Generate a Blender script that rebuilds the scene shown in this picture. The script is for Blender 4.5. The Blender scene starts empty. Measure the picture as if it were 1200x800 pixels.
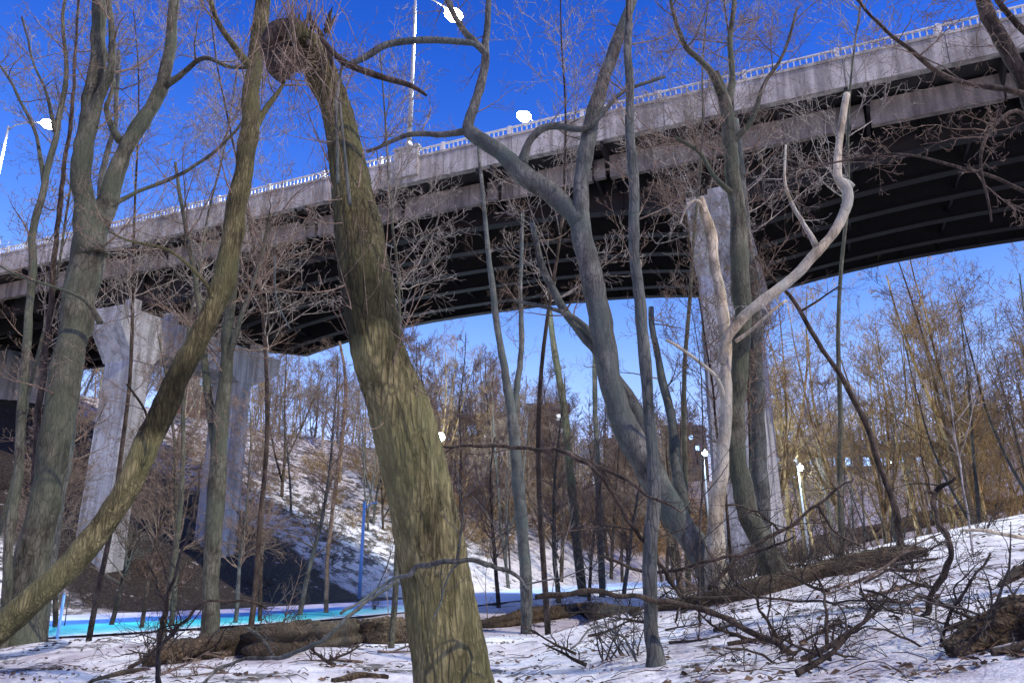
import bpy, math, random, time
from mathutils import Vector, Matrix, noise
R = math.radians
rng = random.Random(11)
HAZE = 0
scn = bpy.context.scene
COL = scn.collection

# ------------------------------------------------------------------ camera
F = 870.0; TH = R(16.4)
CT, ST = math.cos(TH), math.sin(TH)
cd = bpy.data.cameras.new('camera'); cam = bpy.data.objects.new('camera', cd); COL.objects.link(cam)
cam.location = (0, 0, 0); cam.rotation_euler = (math.pi/2 + TH, 0, 0)
cd.sensor_width = 36; cd.lens = 36*F/1200; cd.clip_end = 6000; cd.clip_start = 0.1
scn.camera = cam

def ray(u, v):
    a = (u-600)/F; b = (400-v)/F
    return Vector((a, CT-b*ST, ST+b*CT))
def P(u, v, d):
    r = ray(u, v); return r*(d/r.y)
def rad(u, v, d, wpx):
    r = ray(u, v); return wpx*.5/F*(d/r.y)*.95/math.sqrt(1+r.x*r.x)

# ------------------------------------------------------------------ bridge frame of reference
D = Vector((-.92, .392, 0)).normalized(); N = Vector((-D.y*-1, 0, 0))
N = Vector((.392, .92, 0)).normalized(); B0 = Vector((0, 34.5, 0))
def BP(s, w, z): return B0 + D*s + N*w + Vector((0, 0, z))
def sw(x, y):
    q = Vector((x, y, 0)) - B0; return q.dot(D), q.dot(N)

def ss(a, b, x):
    t = min(1, max(0, (x-a)/(b-a))); return t*t*(3-2*t)

def near_z(x, y):
    z = -1.42 + .185*max(0, x)**1.03 + .012*max(0, -x)
    return min(z, 2.2)
def ground(x, y):
    s, w = sw(x, y)
    s0 = 21.2 - .185*max(-40, min(w, 170))
    t = s - s0
    bank = 0
    if t > 0:
        if t < 40: bank = .47*t*ss(-4, 7, t) + .0
        else: bank = 18.8 + .05*(t-40)
    zf = -2.55
    # right bank far
    far = ss(70, 135, w)*21 + ss(135, 500, w)*22
    rb = ss(14, 75, -s)*9 * ss(10, 60, y)
    z = zf + max(bank, far*.9) + rb
    z += (noise.noise(Vector((x*.11, y*.11, 3)))*.7 + noise.noise(Vector((x*.35, y*.35, 8)))*.22) * ss(1, 8, t)
    # knoll the camera stands on
    k = near_z(x, y)
    edge = 12.6 + ss(-3, 8, x)*4.4
    wid = 8 + 18*ss(2, 9, x)
    f = 1-ss(edge, edge+wid, y)
    # keep the left part of the knoll clear of the creek
    c = 1 - ss(4.5, 9.0, s + .12*w + 3.0) if x < 2 else 1
    f = f*(c if y > 8 else 1)
    z = z*(1-f) + k*f
    z += noise.noise(Vector((x*.5, y*.5, 0)))*.09 + noise.noise(Vector((x*1.7, y*1.7, 5)))*.03
    return z
def hit(u, v, lo=3, hi=400):
    r = ray(u, v); r = r/r.y; d = lo
    while d < hi:
        p = r*d
        if p.z <= ground(p.x, p.y):
            return p
        d += .08 + d*.004
    return r*hi

# ------------------------------------------------------------------ object helpers
def tag(o, label=None, cat=None, group=None, kind=None):
    if label: o['label'] = label
    if cat: o['category'] = cat
    if group: o['group'] = group
    if kind: o['kind'] = kind
    return o
def empty(name, loc, label=None, cat=None, group=None):
    o = bpy.data.objects.new(name, None); COL.objects.link(o); o.location = loc
    o.empty_display_size = .2
    return tag(o, label, cat, group)
class MB:
    def __init__(s, off=(0, 0, 0)): s.v = []; s.f = []; s.off = Vector(off); s.mi = []
    def add(s, vs, fs, m=0):
        n = len(s.v); s.v += [tuple(Vector(q)-s.off) for q in vs]; s.f += [tuple(i+n for i in f) for f in fs]; s.mi += [m]*len(fs)
    def hexa(s, c, m=0):   # 8 corners: bottom 4 ccw, top 4
        s.add(c, [(3,2,1,0),(4,5,6,7),(0,1,5,4),(1,2,6,5),(2,3,7,6),(3,0,4,7)], m)
    def bbox(s, s0, s1, w0, w1, z0, z1, m=0):   # a box in bridge coordinates
        s.hexa([BP(s0,w0,z0),BP(s0,w1,z0),BP(s1,w1,z0),BP(s1,w0,z0),BP(s0,w0,z1),BP(s0,w1,z1),BP(s1,w1,z1),BP(s1,w0,z1)], m)
    def box(s, x0, x1, y0, y1, z0, z1, m=0):
        s.hexa([Vector(q) for q in ((x0,y0,z0),(x1,y0,z0),(x1,y1,z0),(x0,y1,z0),(x0,y0,z1),(x1,y0,z1),(x1,y1,z1),(x0,y1,z1))], m)
    def tube(s, pts, rs, n=5, cap=True, m=0, disp=None):
        pts = [Vector(p) for p in pts]; k = len(pts); base = len(s.v); up = Vector((.31, .17, .93))
        t0 = (pts[1]-pts[0]).normalized()
        a = t0.cross(up)
        if a.length < .05: a = t0.cross(Vector((1, 0, 0)))
        a.normalize()
        for i in range(k):
            t = pts[min(i+1, k-1)]-pts[max(i-1, 0)]
            if t.length < 1e-6: t = t0
            t.normalize(); a = a - t*a.dot(t)
            if a.length < 1e-4: a = t.cross(Vector((1, 0, .2)))
            a.normalize(); b = t.cross(a)
            for j in range(n):
                an = 2*math.pi*j/n; r = rs[i]
                dv = a*math.cos(an)+b*math.sin(an)
                if disp: r = disp(i, an, r, pts[i]+dv*r)
                s.v.append(tuple(pts[i]+dv*r-s.off))
        for i in range(k-1):
            for j in range(n):
                j2 = (j+1) % n
                s.f.append((base+i*n+j, base+i*n+j2, base+(i+1)*n+j2, base+(i+1)*n+j)); s.mi.append(m)
        if cap:
            s.f.append(tuple(base+(k-1)*n+j for j in range(n))); s.mi.append(m)
            s.f.append(tuple(base+j for j in reversed(range(n)))); s.mi.append(m)
    def mesh(s, name, mat, smooth=False):
        me = bpy.data.meshes.new(name); me.from_pydata(s.v, [], s.f)
        for mm in (mat if isinstance(mat, (list, tuple)) else [mat]): me.materials.append(mm)
        if any(s.mi): me.polygons.foreach_set('material_index', s.mi)
        if smooth: me.polygons.foreach_set('use_smooth', [True]*len(me.polygons))
        me.update(); return me
    def build(s, name, mat, parent=None, smooth=False):
        o = bpy.data.objects.new(name, s.mesh(name, mat, smooth)); COL.objects.link(o)
        if parent:
            o.parent = parent
        elif s.off.length: o.location = s.off
        return o
def local(parent): return parent.location.copy()

# ------------------------------------------------------------------ materials
def newmat(name):
    m = bpy.data.materials.new(name); m.use_nodes = True; nt = m.node_tree
    return m, nt, nt.nodes['Principled BSDF']
def nz(nt, scale, detail=4, rough=.55, vec=None, dim='3D'):
    n = nt.nodes.new('ShaderNodeTexNoise'); n.inputs['Scale'].default_value = scale
    n.inputs['Detail'].default_value = detail; n.inputs['Roughness'].default_value = rough
    if vec: nt.links.new(vec, n.inputs['Vector'])
    return n.outputs['Fac']
def ramp(nt, fac, stops):
    r = nt.nodes.new('ShaderNodeValToRGB'); nt.links.new(fac, r.inputs['Fac'])
    e = r.color_ramp.elements
    while len(e) > 1: e.remove(e[-1])
    e[0].position = stops[0][0]; e[0].color = (*stops[0][1], 1)
    for p, c in stops[1:]:
        q = e.new(p); q.color = (*c, 1)
    return r.outputs['Color']
def g3(v): return (v, v, v)
def mixc(nt, fac, a, b, mode='MIX'):
    m = nt.nodes.new('ShaderNodeMix'); m.data_type = 'RGBA'; m.blend_type = mode
    for sock, val in ((m.inputs[0], fac), (m.inputs[6], a), (m.inputs[7], b)):
        if isinstance(val, (int, float)): sock.default_value = val
        elif isinstance(val, tuple): sock.default_value = (*val, 1)
        else: nt.links.new(val, sock)
    return m.outputs[2]
def mth(nt, op, a, b=None, clamp=False):
    m = nt.nodes.new('ShaderNodeMath'); m.operation = op; m.use_clamp = clamp
    for i, v in enumerate((a, b)):
        if v is None: continue
        if isinstance(v, (int, float)): m.inputs[i].default_value = v
        else: nt.links.new(v, m.inputs[i])
    return m.outputs[0]
def bump(nt, b, h, strength=.5, dist=.02):
    n = nt.nodes.new('ShaderNodeBump'); n.inputs['Strength'].default_value = strength; n.inputs['Distance'].default_value = dist
    nt.links.new(h, n.inputs['Height']); nt.links.new(n.outputs['Normal'], b.inputs['Normal'])
def coord(nt, which='Object'):
    return nt.nodes.new('ShaderNodeTexCoord').outputs[which]
def mapping(nt, vec, sc=(1, 1, 1), rot=(0, 0, 0)):
    m = nt.nodes.new('ShaderNodeMapping'); m.inputs['Scale'].default_value = sc; m.inputs['Rotation'].default_value = rot
    nt.links.new(vec, m.inputs['Vector']); return m.outputs['Vector']

def bark(name, dark, light, moss=None, scale=6, stretch=.22, bstr=.6, bd=.02, crk=.10, stain=False):
    m, nt, b = newmat(name); c = coord(nt)
    v = mapping(nt, c, (1, 1, stretch))
    n1 = nz(nt, scale, 6, .65, v); n2 = nz(nt, .9, 3, .5, c); n3 = nz(nt, scale*7, 3, .6, v)
    col = ramp(nt, n1, [(.32, dark), (.66, light)])
    blot = ramp(nt, nz(nt, 2.3, 4, .6, c), [(.36, g3(.5)), (.62, g3(1.2))])
    col = mixc(nt, 1.0, col, blot, 'MULTIPLY')
    vo = nt.nodes.new('ShaderNodeTexVoronoi'); vo.feature = 'DISTANCE_TO_EDGE'; vo.inputs['Scale'].default_value = scale*2.3
    wv = nt.nodes.new('ShaderNodeVectorMath'); wv.operation = 'ADD'
    nn = nt.nodes.new('ShaderNodeTexNoise'); nn.inputs['Scale'].default_value = scale*.8; nt.links.new(v, nn.inputs['Vector'])
    sc_ = nt.nodes.new('ShaderNodeVectorMath'); sc_.operation = 'SCALE'; sc_.inputs['Scale'].default_value = .10
    nt.links.new(nn.outputs['Color'], sc_.inputs[0]); nt.links.new(v, wv.inputs[0]); nt.links.new(sc_.outputs[0], wv.inputs[1]); nt.links.new(wv.outputs[0], vo.inputs['Vector'])
    crack = ramp(nt, vo.outputs['Distance'], [(.0, g3(0)), (crk, g3(1))])
    col = mixc(nt, 1.0, col, ramp(nt, crack, [(0, g3(.5)), (1, g3(1.05))]), 'MULTIPLY')
    lich = ramp(nt, nz(nt, scale*1.3, 5, .7, c), [(.60, g3(0)), (.68, g3(.45))])
    col = mixc(nt, lich, col, tuple(min(.8, x*1.5) for x in light))
    if moss: col = mixc(nt, ramp(nt, n2, [(.42, g3(0)), (.62, g3(.75))]), col, moss)
    if stain:
        sp = nt.nodes.new('ShaderNodeSeparateXYZ'); nt.links.new(c, sp.inputs[0])
        zz = mth(nt, 'ADD', sp.outputs['Z'], mth(nt, 'MULTIPLY', mth(nt, 'SUBTRACT', nz(nt, 1.6, 5, .6, c), .5), 2.2))
        st = ramp(nt, mth(nt, 'MULTIPLY', zz, .125), [(.35, g3(1)), (.40, g3(.20)), (.47, g3(.18)), (.54, g3(.5)), (.66, g3(.6))])
        col = mixc(nt, 1.0, col, st, 'MULTIPLY')
    nt.links.new(col, b.inputs['Base Color']); b.inputs['Roughness'].default_value = .92
    b.inputs['Specular IOR Level'].default_value = .2
    bump(nt, b, mth(nt, 'ADD', mth(nt, 'ADD', n1, mth(nt, 'MULTIPLY', n3, .5)), mth(nt, 'MULTIPLY', crack, .35)), bstr, bd)
    return m
BK_GREEN = bark('bark_olive', (.045, .042, .030), (.155, .148, .105), (.07, .085, .055), 7, .22, .9, .02)
BK_BIG = bark('bark_furrowed', (.055, .046, .020), (.34, .29, .135), (.17, .165, .07), 10, .17, 1.0, .04, .25, True)
BK_GREY = bark('bark_grey', (.055, .054, .05), (.17, .17, .145), (.075, .095, .085), 7, .22, .9, .02)
BK_WARM_LIT = bark('bark_warm_lit', (.18, .125, .055), (.50, .37, .18), None, 4, .3)  # yellow lamplight on the background trees put into the bark colour
BK_PALE = bark('bark_bleached', (.20, .155, .09), (.56, .48, .34), (.34, .36, .31), 4, .25, .8, .02, .05)
BK_DARK = bark('bark_dark', (.022, .017, .013), (.10, .075, .055), None, 7, .3)
TW_BROWN = bark('twig_brown', (.12, .085, .06), (.30, .225, .16), None, 8, .5, .2)
TW_DARK = bark('twig_dark', (.04, .033, .028), (.12, .10, .08), None, 8, .5, .2)
TW_PALE = bark('twig_pale', (.26, .24, .21), (.55, .50, .44), None, 8, .5, .2)
TW_WARM_LIT = bark('twig_warm_lit', (.19, .12, .045), (.46, .31, .14), None, 3, .5, .2)  # the same yellow light put into twig and shrub colour
TW_LAMPLIT = bark('twig_lamplit', (.18, .15, .12), (.40, .355, .29), None, 3, .5, .2)  # paler twigs: glow of the bridge lamps put into the base colour
DRYLEAF = bark('dry_leaf', (.20, .12, .05), (.45, .30, .15), None, 3, 1, .2)

def mat_ground():
    m, nt, b = newmat('snow_ground'); c = coord(nt)
    def dot(vec):
        n = nt.nodes.new('ShaderNodeVectorMath'); n.operation = 'DOT_PRODUCT'
        nt.links.new(c, n.inputs[0]); n.inputs[1].default_value = vec; return n.outputs['Value']
    s_ = mth(nt, 'SUBTRACT', dot(D), B0.dot(D)); w_ = mth(nt, 'SUBTRACT', dot(N), B0.dot(N))
    def smooth(x, a, bb):
        mr = nt.nodes.new('ShaderNodeMapRange'); mr.interpolation_type = 'SMOOTHSTEP'
        nt.links.new(x, mr.inputs['Value']); mr.inputs['From Min'].default_value = a; mr.inputs['From Max'].default_value = bb
        return mr.outputs['Result']
    nb = nz(nt, .55, 5, .65, c)
    wj = mth(nt, 'ADD', w_, mth(nt, 'MULTIPLY', mth(nt, 'SUBTRACT', nb, .5), 5.0))
    under = mth(nt, 'MULTIPLY', mth(nt, 'MULTIPLY', smooth(wj, -4.0, -2.0), mth(nt, 'SUBTRACT', 1.0, smooth(wj, 15.5, 17.0))), smooth(s_, 9.0, 15.0))
    # patches of earth and leaf litter showing through thin snow
    far = mth(nt, 'MULTIPLY', smooth(s_, 16, 24), 1.0)
    n1 = nz(nt, .8, 8, .72, mapping(nt, c, (1, 1, 1.6))); n2 = nz(nt, 5.5, 5, .7, c); n3 = nz(nt, 26, 3, .6, c)
    thr = mth(nt, 'ADD', n1, mth(nt, 'MULTIPLY', mth(nt, 'SUBTRACT', n2, .5), .42))
    nearp = ramp(nt, thr, [(.575, g3(0)), (.62, g3(.9))])
    farp = ramp(nt, thr, [(.49, g3(0)), (.53, g3(.95))])
    patch = mixc(nt, far, nearp, farp)
    # little snow patches that blew in under the bridge
    usn = ramp(nt, thr, [(.33, g3(1)), (.37, g3(0))])
    under2 = mth(nt, 'SUBTRACT', under, mth(nt, 'MULTIPLY', under, usn))
    bare = mth(nt, 'MAXIMUM', patch, under, True)
    bare = mth(nt, 'MULTIPLY', bare, mth(nt, 'SUBTRACT', 1.0, mth(nt, 'MULTIPLY', under, mth(nt, 'MULTIPLY', usn, .8))))
    earth = ramp(nt, n2, [(.3, (.014, .012, .010)), (.5, (.034, .028, .023)), (.72, (.10, .082, .064))])
    leaf = ramp(nt, n3, [(.45, g3(.6)), (.62, g3(1.5))])
    earth = mixc(nt, 1.0, earth, leaf, 'MULTIPLY')
    snow = ramp(nt, nz(nt, 1.7, 6, .7, c), [(.3, (.38, .34, .35)), (.5, (.57, .54, .55)), (.75, (.70, .68, .70))])
    speck = ramp(nt, nz(nt, 40, 2, .5, c), [(.64, g3(0)), (.70, g3(.75))])
    snow = mixc(nt, speck, snow, (.30, .23, .17))
    # a far hillside under trees carries less snow
    dist = smooth(w_, 26, 100)
    snow = mixc(nt, mth(nt, 'MULTIPLY', dist, .5), snow, (.24, .19, .15))
    col = mixc(nt, bare, snow, earth)
    nt.links.new(col, b.inputs['Base Color']); b.inputs['Roughness'].default_value = .8
    b.inputs['Specular IOR Level'].default_value = .25
    h = mth(nt, 'ADD', nz(nt, 3.2, 6, .62, c), mth(nt, 'ADD', mth(nt, 'MULTIPLY', n3, .12), mth(nt, 'MULTIPLY', bare, -.25)))
    bump(nt, b, h, .75, .16)
    return m
M_GROUND = mat_ground()

def mat_conc(name, dark, light, streak=True, tone=None):
    m, nt, b = newmat(name); c = coord(nt)
    n1 = nz(nt, .55, 6, .65, c)
    col = ramp(nt, n1, [(.3, dark), (.7, light)])
    fine = ramp(nt, nz(nt, 9, 5, .7, c), [(.3, g3(.82)), (.7, g3(1.12))])
    col = mixc(nt, 1.0, col, fine, 'MULTIPLY')
    if streak:
        st = ramp(nt, nz(nt, 1.4, 5, .6, mapping(nt, c, (1.6, 1.6, .12))), [(.38, g3(.42)), (.56, g3(1.08))])
        col = mixc(nt, .8, col, st, 'MULTIPLY')
        pit = ramp(nt, nz(nt, 2.6, 8, .7, c), [(.66, g3(0)), (.72, g3(.6))])
        col = mixc(nt, pit, col, tone or (.12, .085, .055))
    nt.links.new(col, b.inputs['Base Color']); b.inputs['Roughness'].default_value = .88
    bump(nt, b, nz(nt, 14, 5, .7, c), .35, .02)
    return m
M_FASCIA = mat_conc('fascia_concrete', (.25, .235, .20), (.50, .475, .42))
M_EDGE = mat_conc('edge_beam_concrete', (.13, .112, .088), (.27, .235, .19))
M_PIER = mat_conc('pier_concrete', (.26, .27, .265), (.46, .47, .45), True, (.11, .115, .12))
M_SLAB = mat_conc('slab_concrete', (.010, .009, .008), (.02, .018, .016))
def simple(name, col, rough=.5, metal=0, nzs=12, var=.25):
    m, nt, b = newmat(name); c = coord(nt)
    cc = ramp(nt, nz(nt, nzs, 4, .6, c), [(.3, tuple(x*(1-var) for x in col)), (.7, tuple(min(1, x*(1+var)) for x in col))])
    nt.links.new(cc, b.inputs['Base Color']); b.inputs['Roughness'].default_value = rough; b.inputs['Metallic'].default_value = metal
    return m
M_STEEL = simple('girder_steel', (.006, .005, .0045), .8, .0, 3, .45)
M_RAIL = simple('galvanised_rail', (.55, .53, .50), .5, .0, 6, .1)
M_POLE = simple('lamp_pole_steel', (.30, .31, .33), .5, .2, 4, .1)
M_BPOLE = simple('blue_pole_paint', (.22, .48, .85), .45, 0, 4, .12)
M_WALLD = simple('house_wall_dark', (.07, .065, .07), .8)
M_WALLB = simple('house_wall_brick', (.16, .08, .06), .8)
M_WALLP = simple('house_wall_pale', (.30, .28, .27), .8)
M_ROOF = simple('house_roof', (.05, .045, .05), .85)
M_SIGN = simple('red_sign_paint', (.65, .03, .04), .5)
def emis(name, col, st):
    m, nt, b = newmat(name); b.inputs['Base Color'].default_value = (.8, .8, .8, 1)
    b.inputs['Emission Color'].default_value = (*col, 1); b.inputs['Emission Strength'].default_value = st
    return m
E_LAMP = emis('lamp_glow', (1, .98, .95), 60)
E_FAR = emis('far_lamp_glow', (.55, .8, 1), 45)
E_WIN = emis('window_glow_blue', (.16, .45, 1), 2.0)
E_WINW = emis('window_glow_white', (.75, .9, 1), 1.8)
def mat_ice():
    m, nt, b = newmat('streak_ice'); c = coord(nt)
    uv = coord(nt, 'UV'); sep = nt.nodes.new('ShaderNodeSeparateXYZ'); nt.links.new(uv, sep.inputs[0])
    j = mth(nt, 'ADD', sep.outputs['Y'], mth(nt, 'MULTIPLY', mth(nt, 'SUBTRACT', nz(nt, .8, 7, .65, c), .5), .20))
    col = ramp(nt, j, [(.0, (.60, .64, .78)), (.10, (.14, .62, .68)), (.26, (.03, .48, .60)), (.42, (.04, .50, .68)), (.47, (.02, .14, .52)), (.66, (.03, .16, .60)), (.71, (.55, .58, .86)), (1, (.68, .67, .86))])  # cyan, blue and lilac light streaks put into the ice colour
    col = mixc(nt, ramp(nt, sep.outputs['X'], [(.46, g3(0)), (.60, g3(.85))]), col, (.50, .60, .86))
    crack = ramp(nt, nz(nt, 1.2, 6, .7, mapping(nt, c, (1, 1, 1))), [(.60, g3(0)), (.68, g3(.5))])
    col = mixc(nt, crack, col, (.66, .78, .86))
    nt.links.new(col, b.inputs['Base Color']); b.inputs['Roughness'].default_value = .5
    b.inputs['Specular IOR Level'].default_value = .2
    bump(nt, b, nz(nt, 2.5, 5, .6, c), .3, .03)
    return m
M_ICE = mat_ice()

# ------------------------------------------------------------------ terrain
def build_terrain():
    angs = []
    a = -180.0
    while a < 180:
        angs.append(a)
        a += .28 if -48 < a < 48 else (1.0 if abs(a) < 80 else 4.0)
    rads = [0.4]
    while rads[-1] < 2600: rads.append(rads[-1]*1.024 + .02)
    vs = [(0, 0, ground(0, 0))]; n = len(angs)
    for r in rads:
        for an in angs:
            x = r*math.sin(R(an)); y = r*math.cos(R(an)); vs.append((x, y, ground(x, y)))
    fs = []
    for j in range(n): fs.append((0, 1+(j+1) % n, 1+j))
    for i in range(len(rads)-1):
        b0 = 1+i*n; b1 = b0+n
        for j in range(n):
            j2 = (j+1) % n; fs.append((b0+j, b0+j2, b1+j2, b1+j))
    mb = MB(); mb.v = vs; mb.f = fs; mb.mi = [0]*len(fs)
    o = mb.build('ground', M_GROUND, smooth=True); tag(o, kind='structure')
    return o
build_terrain()

# light streaks along the valley floor, put into a strip of coloured ice
def build_creek():
    farp = [(-90, 727), (0, 724), (60, 721), (185, 716), (250, 714), (400, 706), (470, 702), (555, 695), (625, 688), (750, 681), (830, 678), (900, 676)]
    nearp = [(-90, 756), (0, 751), (60, 746), (160, 740), (260, 733), (350, 728), (470, 717), (555, 709), (625, 701), (750, 688), (830, 684), (900, 680)]
    zc = -2.46
    def at(uv):
        r = ray(*uv); return r*(zc/r.z)
    vs = []; fs = []; uvs = []; M = 8; K = len(farp)
    fp = [at(q) for q in farp]; npp = [at(q) for q in nearp]
    fine = []
    for i in range(K-1):
        for t in (0, .25, .5, .75):
            fine.append((fp[i].lerp(fp[i+1], t), npp[i].lerp(npp[i+1], t)))
    fine.append((fp[-1], npp[-1]))
    for i, (a, b) in enumerate(fine):
        for j in range(M+1):
            q = b.lerp(a, j/M); vs.append((q.x, q.y, zc)); uvs.append((i/len(fine), j/M))
    for i in range(len(fine)-1):
        for j in range(M):
            fs.append((i*(M+1)+j, (i+1)*(M+1)+j, (i+1)*(M+1)+j+1, i*(M+1)+j+1))
    mb = MB(); mb.v = vs; mb.f = fs; mb.mi = [0]*len(fs)
    o = mb.build('streak_creek', M_ICE, smooth=True); tag(o, kind='structure')
    ul = o.data.uv_layers.new(name='UVMap')
    for l in o.data.loops: ul.data[l.index].uv = uvs[l.vertex_index]
    return [(a.copy(), b.copy()) for a, b in fine]
CREEK = build_creek()

# sink the ground under the creek, raise nothing
def carve():
    me = bpy.data.objects['ground'].data
    segs = CREEK
    for v in me.vertices:
        x, y = v.co.x, v.co.y
        if y < 10 or y > 200 or x < -70 or x > 70: continue
        for (a, b), (a2, b2) in zip(segs, segs[1:]):
            # is the point in the quad b-b2-a2-a ?
            c = (a+b+a2+b2)/4
            if abs(x-c.x) > 22 or abs(y-c.y) > 30: continue
            poly = [b, b2, a2, a]; inside = True; mn = 1e9
            for i in range(4):
                p, q = poly[i], poly[(i+1) % 4]
                e = (q-p); L = math.hypot(e.x, e.y) or 1e-6
                dd = (e.x*(y-p.y)-e.y*(x-p.x))/L
                if i in (0, 2): mn = min(mn, dd)
                if dd < (-1.6 if i in (0, 2) else -.3): inside = False
            if inside:
                tgt = -2.50 if mn >= 0 else -2.50 + (-mn)*.15
                if v.co.z > tgt: v.co.z = tgt
                break
carve()

# ------------------------------------------------------------------ tree machinery
def cr(pts, sub):
    """Catmull-Rom through (vec, r) pairs"""
    out = []
    n = len(pts)
    for i in range(n-1):
        p0 = pts[max(i-1, 0)]; p1 = pts[i]; p2 = pts[i+1]; p3 = pts[min(i+2, n-1)]
        for k in range(sub):
            t = k/sub
            def f(a, b, c, d): return .5*((2*b)+(c-a)*t+(2*a-5*b+4*c-d)*t*t+(3*b-a-3*c+d)*t**3)
            v = Vector([f(p0[0][j], p1[0][j], p2[0][j], p3[0][j]) for j in range(3)])
            out.append((v, p1[1]+(p2[1]-p1[1])*t))
    out.append(pts[-1]); return out
def rvec(g):
    return Vector((g.gauss(0, 1), g.gauss(0, 1), g.gauss(0, 1))).normalized()
def grow(mb, p, d, L, r, lev, g, up=.25, wob=.22, kids=(6, 4, 3), kl=.5, sides=(5, 4, 3, 3), minr=.003):
    seg = max(3, int(5 + L*1.6)) if lev == 0 else (5 if lev == 1 else (4 if lev == 2 else 3))
    pts = [Vector(p)]; rs = [r]; d = d.normalized()
    for i in range(seg):
        d = (d + rvec(g)*wob + Vector((0, 0, up*.35))).normalized()
        pts.append(pts[-1] + d*(L/seg)); rs.append(max(minr*.7, r*(1-.82*(i+1)/seg)))
    mb.tube(pts, rs, sides[min(lev, 3)], cap=False)
    if lev < len(kids):
        for k in range(kids[lev]):
            t = .22 + .76*(k+g.random()*.8)/kids[lev]; i = min(seg-1, int(t*seg)); q = pts[i].lerp(pts[i+1], t*seg-i)
            dd = (pts[i+1]-pts[i]).normalized(); side = rvec(g); side = (side-dd*side.dot(dd)).normalized()
            nd = dd*g.uniform(.45, .9) + side*g.uniform(.6, 1.0)
            grow(mb, q, nd, L*kl*g.uniform(.6, 1.15)*(1.15-t*.5), max(minr, rs[i]*.55), lev+1, g, up, wob*1.15, kids, kl, sides, minr)

def traced(name, label, cat, limbs, tw=None, trunkmat=BK_GREEN, twigmat=TW_BROWN, seed=0, group=None, root=True, sides=14,
           trunk_name='trunk', wob=.045, disp=None):
    """limbs: list of lists (u, v, width_px, depth). tw: dict(n, L, r, kids, up, from, minr)."""
    g = random.Random(seed); P0 = limbs[0][0]
    b = P(P0[0], P0[1], P0[3]); gz = ground(b.x, b.y)
    rootp = Vector((b.x, b.y, gz)) if root else b
    e = empty(name, rootp, label, cat, group)
    allp = []
    for li, L in enumerate(limbs):
        pts = [(P(u, v, d), rad(u, v, d, w)) for u, v, w, d in L]
        if li: pts[0] = (pts[0][0], pts[0][1]*1.3)
        if li == 0 and root:
            f = pts[0]
            if f[0].z > gz-.05: pts = [(Vector((f[0].x, f[0].y, gz-.25)), f[1]*1.5), (f[0]+Vector((0, 0, .12)), f[1]*1.05)] + pts[1:]
        sp = cr(pts, 6 if li == 0 else 5)
        sp2 = []
        for i, (v, r) in enumerate(sp):
            k = noise.noise(v*.9+Vector((seed, 0, 0)))
            n3 = Vector((noise.noise(v*1.3+Vector((seed, 7, 0))), noise.noise(v*1.3+Vector((0, seed, 9))), 0))+Vector((noise.noise(v*3.7), noise.noise(v*3.7+Vector((9, 2, seed))), 0))*.35
            sp2.append((v+n3*wob*min(1, i/4), r*(1+.14*k+.10*noise.noise(v*3.1))))
        mb = MB(rootp)
        sd = sides if li == 0 else max(6, sides-4)
        def dsp(i, an, r, q): return r*(1+.09*noise.noise(q*5)+.05*noise.noise(q*13)+.09*noise.noise(Vector((math.cos(an)*2, math.sin(an)*2, q.z*1.1+seed))))
        mb.tube([q[0] for q in sp2], [q[1] for q in sp2], sd, disp=disp or dsp)
        mb.build(trunk_name if li == 0 else 'limb', trunkmat if not isinstance(trunkmat, list) else trunkmat[li], e, smooth=True)
        allp.append(sp2)
    if tw:
        mb = MB(rootp)
        for k in range(tw['n']):
            sp = allp[g.randrange(len(allp))] if not tw.get('limbs') else allp[g.choice(tw['limbs'])]
            t = g.uniform(tw.get('from', .35), 1.0); i = min(len(sp)-2, int(t*(len(sp)-1)))
            dd = (sp[i+1][0]-sp[i][0]).normalized(); side = rvec(g); side.z = side.z*.5
            nd = dd*g.uniform(.1, .7) + side.normalized()
            L = tw['L']*g.uniform(.5, 1.3)
            grow(mb, sp[i][0], nd, L, min(sp[i][1]*.5, tw.get('r', .02)*g.uniform(.6, 1.3)), 0, g, tw.get('up', .3), tw.get('wob', .2), tw.get('kids', (5, 4, 3)), .5, (5, 3, 3, 3), tw.get('minr', .003))
        mb.build('crown', twigmat, e)
    return e

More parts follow.
